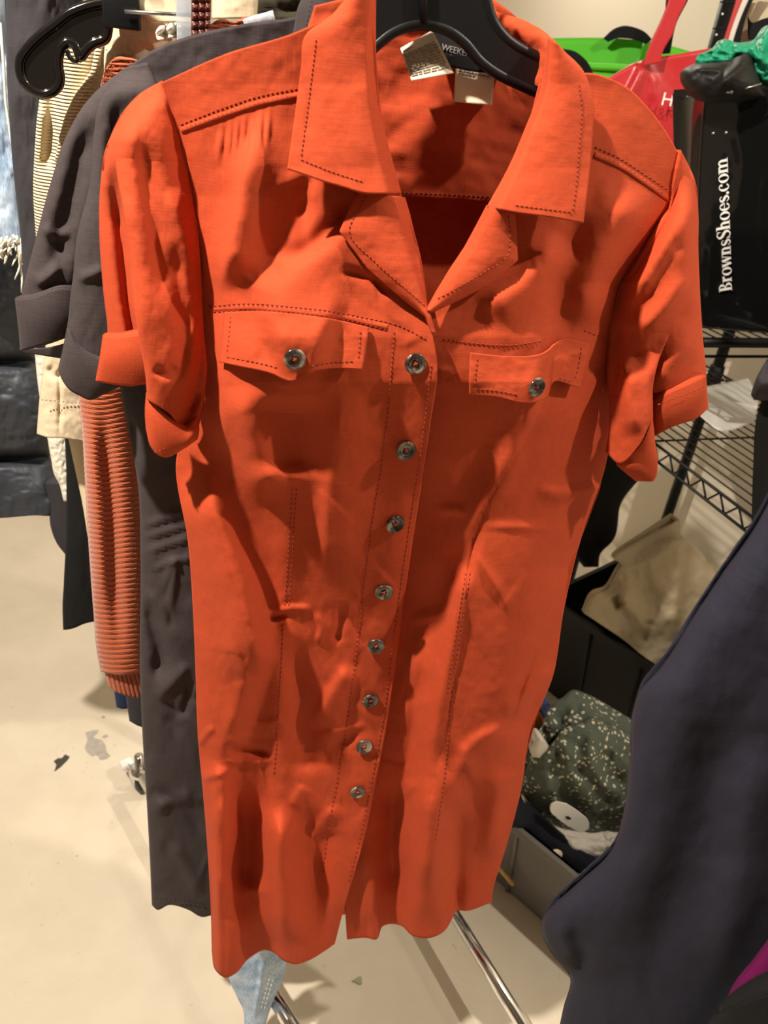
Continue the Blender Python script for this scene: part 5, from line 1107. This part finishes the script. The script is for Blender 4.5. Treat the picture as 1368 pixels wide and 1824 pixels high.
# navy lining hanging over the rim
mb = MB(); sheet(mb, PF, [[(905, 1428), (930, 1432), (975, 1468), (1010, 1500), (1060, 1530), (1110, 1560)], [(895, 1442), (1090, 1585)], [(893, 1462), (935, 1488), (975, 1525), (1030, 1572), (1080, 1610)]], 50, 24, lambda x, y, U, V: .09+.014*np.sin(V*3)+.004*fbm(x/20, y/20), back=.02); tag(mb.build('folded_garment', mat_cloth('ink_navy_jersey', (.012, .013, .022), transl=0), solid=.0015), 'inky navy folded garment along the rim of the grey bin', 'clothing')
mb = MB(); c = PF.one(990, 1522, .140); mb.lathe([(0, 0), (.020, 0), (.021, .001), (0, .002)], Vector((0, 0, 0)), (0, 0, 1), 24); o = mb.build('size_sticker', M['label']); o.matrix_world = frame(c, PF.one(1008, 1546, .140)-c, PF.n)@Matrix.Diagonal((1.0, .62, 1, 1)); tag(o, 'pale oval sticker on the inky navy folded garment', 'sticker')
RFl = Relief()
for q in ([(1000, 1300), (1020, 1380), (1060, 1440)], [(1050, 1290), (1055, 1360), (1100, 1420)], [(960, 1360), (985, 1420), (1010, 1460)], [(1090, 1330), (1075, 1380), (1110, 1400)], [(1060, 1450), (1090, 1480)]): RFl.ridge(q, _r.choice([-.016, .014]), 12, 14)
mb = MB(); sheet(mb, PF, [[(985, 1330), (1005, 1295), (1030, 1290), (1052, 1278), (1075, 1285), (1120, 1305), (1180, 1330)], [(950, 1345), (1190, 1370)], [(930, 1390), (1190, 1430)], [(930, 1430), (1180, 1470)], [(960, 1465), (1020, 1490), (1100, 1492), (1160, 1500)]], 80, 80, lambda x, y, U, V: .02+.07*np.sqrt(rnd(V))*np.sqrt(rnd(U, 3))+RFl(x, y)+.012*fbm(x/25, y/25), back=.08)
tag(mb.build('floral_garment', M['floral'], solid=.0015), 'sage green garment with small cream flowers heaped in the grey bin', 'clothing')
mb = MB(); P = spl([(993, 1428), (982, 1432), (980, 1443), (992, 1456), (1018, 1474), (1036, 1481), (1048, 1474), (1048, 1462), (1036, 1450), (1010, 1432)], 40); V_ = [PF.one(x, y, .115) for x, y in P]; poly_prism(mb, V_, PF.n, .003); tg = mb.build('swing_tag', M['white_plastic'], smooth=False); tag(tg, 'white oval plastic tag on the floral garment', 'tag')
mb = MB(); poly_prism(mb, [PF.one(x, y, .1175) for x, y in [(1008, 1454), (1012, 1454), (1018, 1458), (1015, 1460), (1009, 1458)]], PF.n, .0006); mb.build('logo', M['black_plastic'], tg, smooth=False)
mb = MB(); sheet(mb, PF, [[(930, 1420), (960, 1455), (1000, 1485), (1050, 1495), (1110, 1490)], [(945, 1450), (975, 1480), (1040, 1520), (1100, 1515)], [(960, 1470), (1000, 1505), (1050, 1536), (1090, 1525)]], 50, 24, lambda x, y, U, V: .07+.02*np.sin(V*3)+.010*fbm(x/14, y/14), back=.04); tag(mb.build('folded_garment', M['white_cloth'], solid=.0015), 'off-white crumpled garment below the sage floral one in the grey bin', 'clothing')
garment('folded_garment', 'blue cloth tucked behind the sage floral garment', 'clothing', M['blue_cloth'], Plane(.42, 1.32, 18), [[(950, 1250), (975, 1252), (990, 1270)], [(945, 1285), (1005, 1300)], [(945, 1330), (1005, 1330)]], 24, 24, lambda x, y, U, V: .03*np.sqrt(rnd(U))+.01*fbm(x/10, y/10), back=.04)
garment('folded_garment', 'burnt orange cloth beside the sage floral garment in the bin', 'clothing', M['orange_cloth'], Plane(.42, 1.28, 18), [[(930, 1270), (965, 1275)], [(930, 1310), (985, 1312)], [(930, 1345), (995, 1330)]], 24, 24, lambda x, y, U, V: .03*np.sqrt(rnd(U))+.014*fbm(x/8, y/8), back=.04)
garment('folded_garment', 'small white cloth fold at the left of the sage floral garment', 'clothing', M['white_cloth'], Plane(.42, 1.18, 18), [[(950, 1322), (965, 1318), (978, 1330)], [(945, 1335), (982, 1345)], [(948, 1348), (975, 1352)]], 16, 16, lambda x, y, U, V: .06+.02*np.sqrt(rnd(U)), back=.03)
mb = MB(); s0 = at_z(872, 1525, .11); s1 = at_z(914, 1575, .06); mb.tube([s0, s1], .0052, 8); tag(mb.build('wooden_stick', M['wood']), 'short pale wooden stick leaning on the grey bin beside the orange hem', 'stick')

# ------------------------------------------------------------------ navy garment close on the right
PN = Plane(.20, .37, -8)
RN = Relief(); RN.ridge([(1350, 950), (1250, 1150), (1200, 1300), (1150, 1500), (1080, 1700)], .012, 60, 70); RN.ridge([(1130, 1300), (1130, 1420), (1100, 1520)], .008, 14, 26); RN.ridge([(1300, 1250), (1260, 1400), (1200, 1600), (1150, 1800)], -.012, 50, 60)
RN.ridge([(1010, 1650), (1040, 1700), (1030, 1740)], -.008, 14, 14); RN.ridge([(990, 1640), (1010, 1680), (1020, 1720)], .006, 10, 14); RN.ridge([(1350, 1300), (1330, 1500), (1280, 1750)], .014, 40, 50)
rowsN = [[(1760, 60), (2300, 0)], [(1640, 250), (2300, 200)], [(1530, 520), (2200, 450)], [(1400, 840), (2000, 800)], [(1345, 945), (2000, 900)], [(1290, 1022), (2000, 1000)], [(1230, 1110), (2000, 1100)], [(1180, 1188), (2000, 1180)], [(1142, 1232), (2000, 1240)], [(1129, 1270), (2000, 1290)], [(1123, 1360), (2000, 1380)], [(1112, 1450), (2000, 1460)], [(1085, 1525), (2000, 1540)], [(1025, 1580), (2000, 1600)], [(970, 1634), (2000, 1650)], [(966, 1662), (2000, 1690)], [(985, 1700), (2000, 1730)], [(1016, 1740), (2000, 1770)], [(1004, 1800), (2000, 1820)], [(985, 1890), (2000, 1900)]]
mb = MB(); sheet(mb, PN, rowsN, 140, 260, lambda x, y, U, V: .030*np.sqrt(rnd(U, 6))+.5*RN(x, y)+.003*fbm(x/80, y/100), back=.05)
tag(mb.build('coat', M['navy_cloth'], solid=.001), 'dark navy coat hanging close at the right edge', 'coat')
garment('blouse', 'magenta garment showing below the navy coat at the lower right edge', 'blouse', M['magenta'], Plane(.20, .325, -8), [[(1800, 760), (2500, 700)], [(1600, 1250), (2350, 1200)], [(1450, 1560), (2250, 1500)], [(1372, 1672), (2200, 1600)], [(1340, 1715), (2180, 1680)], [(1310, 1752), (2160, 1740)], [(1288, 1800), (2140, 1800)]], 60, 120, lambda x, y, U, V: .02*np.sqrt(rnd(U)), back=.02)
garment('skirt', 'black garment under the magenta one at the lower right corner', 'skirt', M['black_cloth'], Plane(.20, .30, -8), [[(1276, 1808), (1330, 1784), (1480, 1748), (2100, 1620)], [(1262, 1830), (2100, 1800)], [(1235, 2000), (2050, 2000)], [(1215, 2250), (2000, 2250)]], 60, 60, lambda x, y, U, V: .02*np.sqrt(rnd(U)), back=.02)
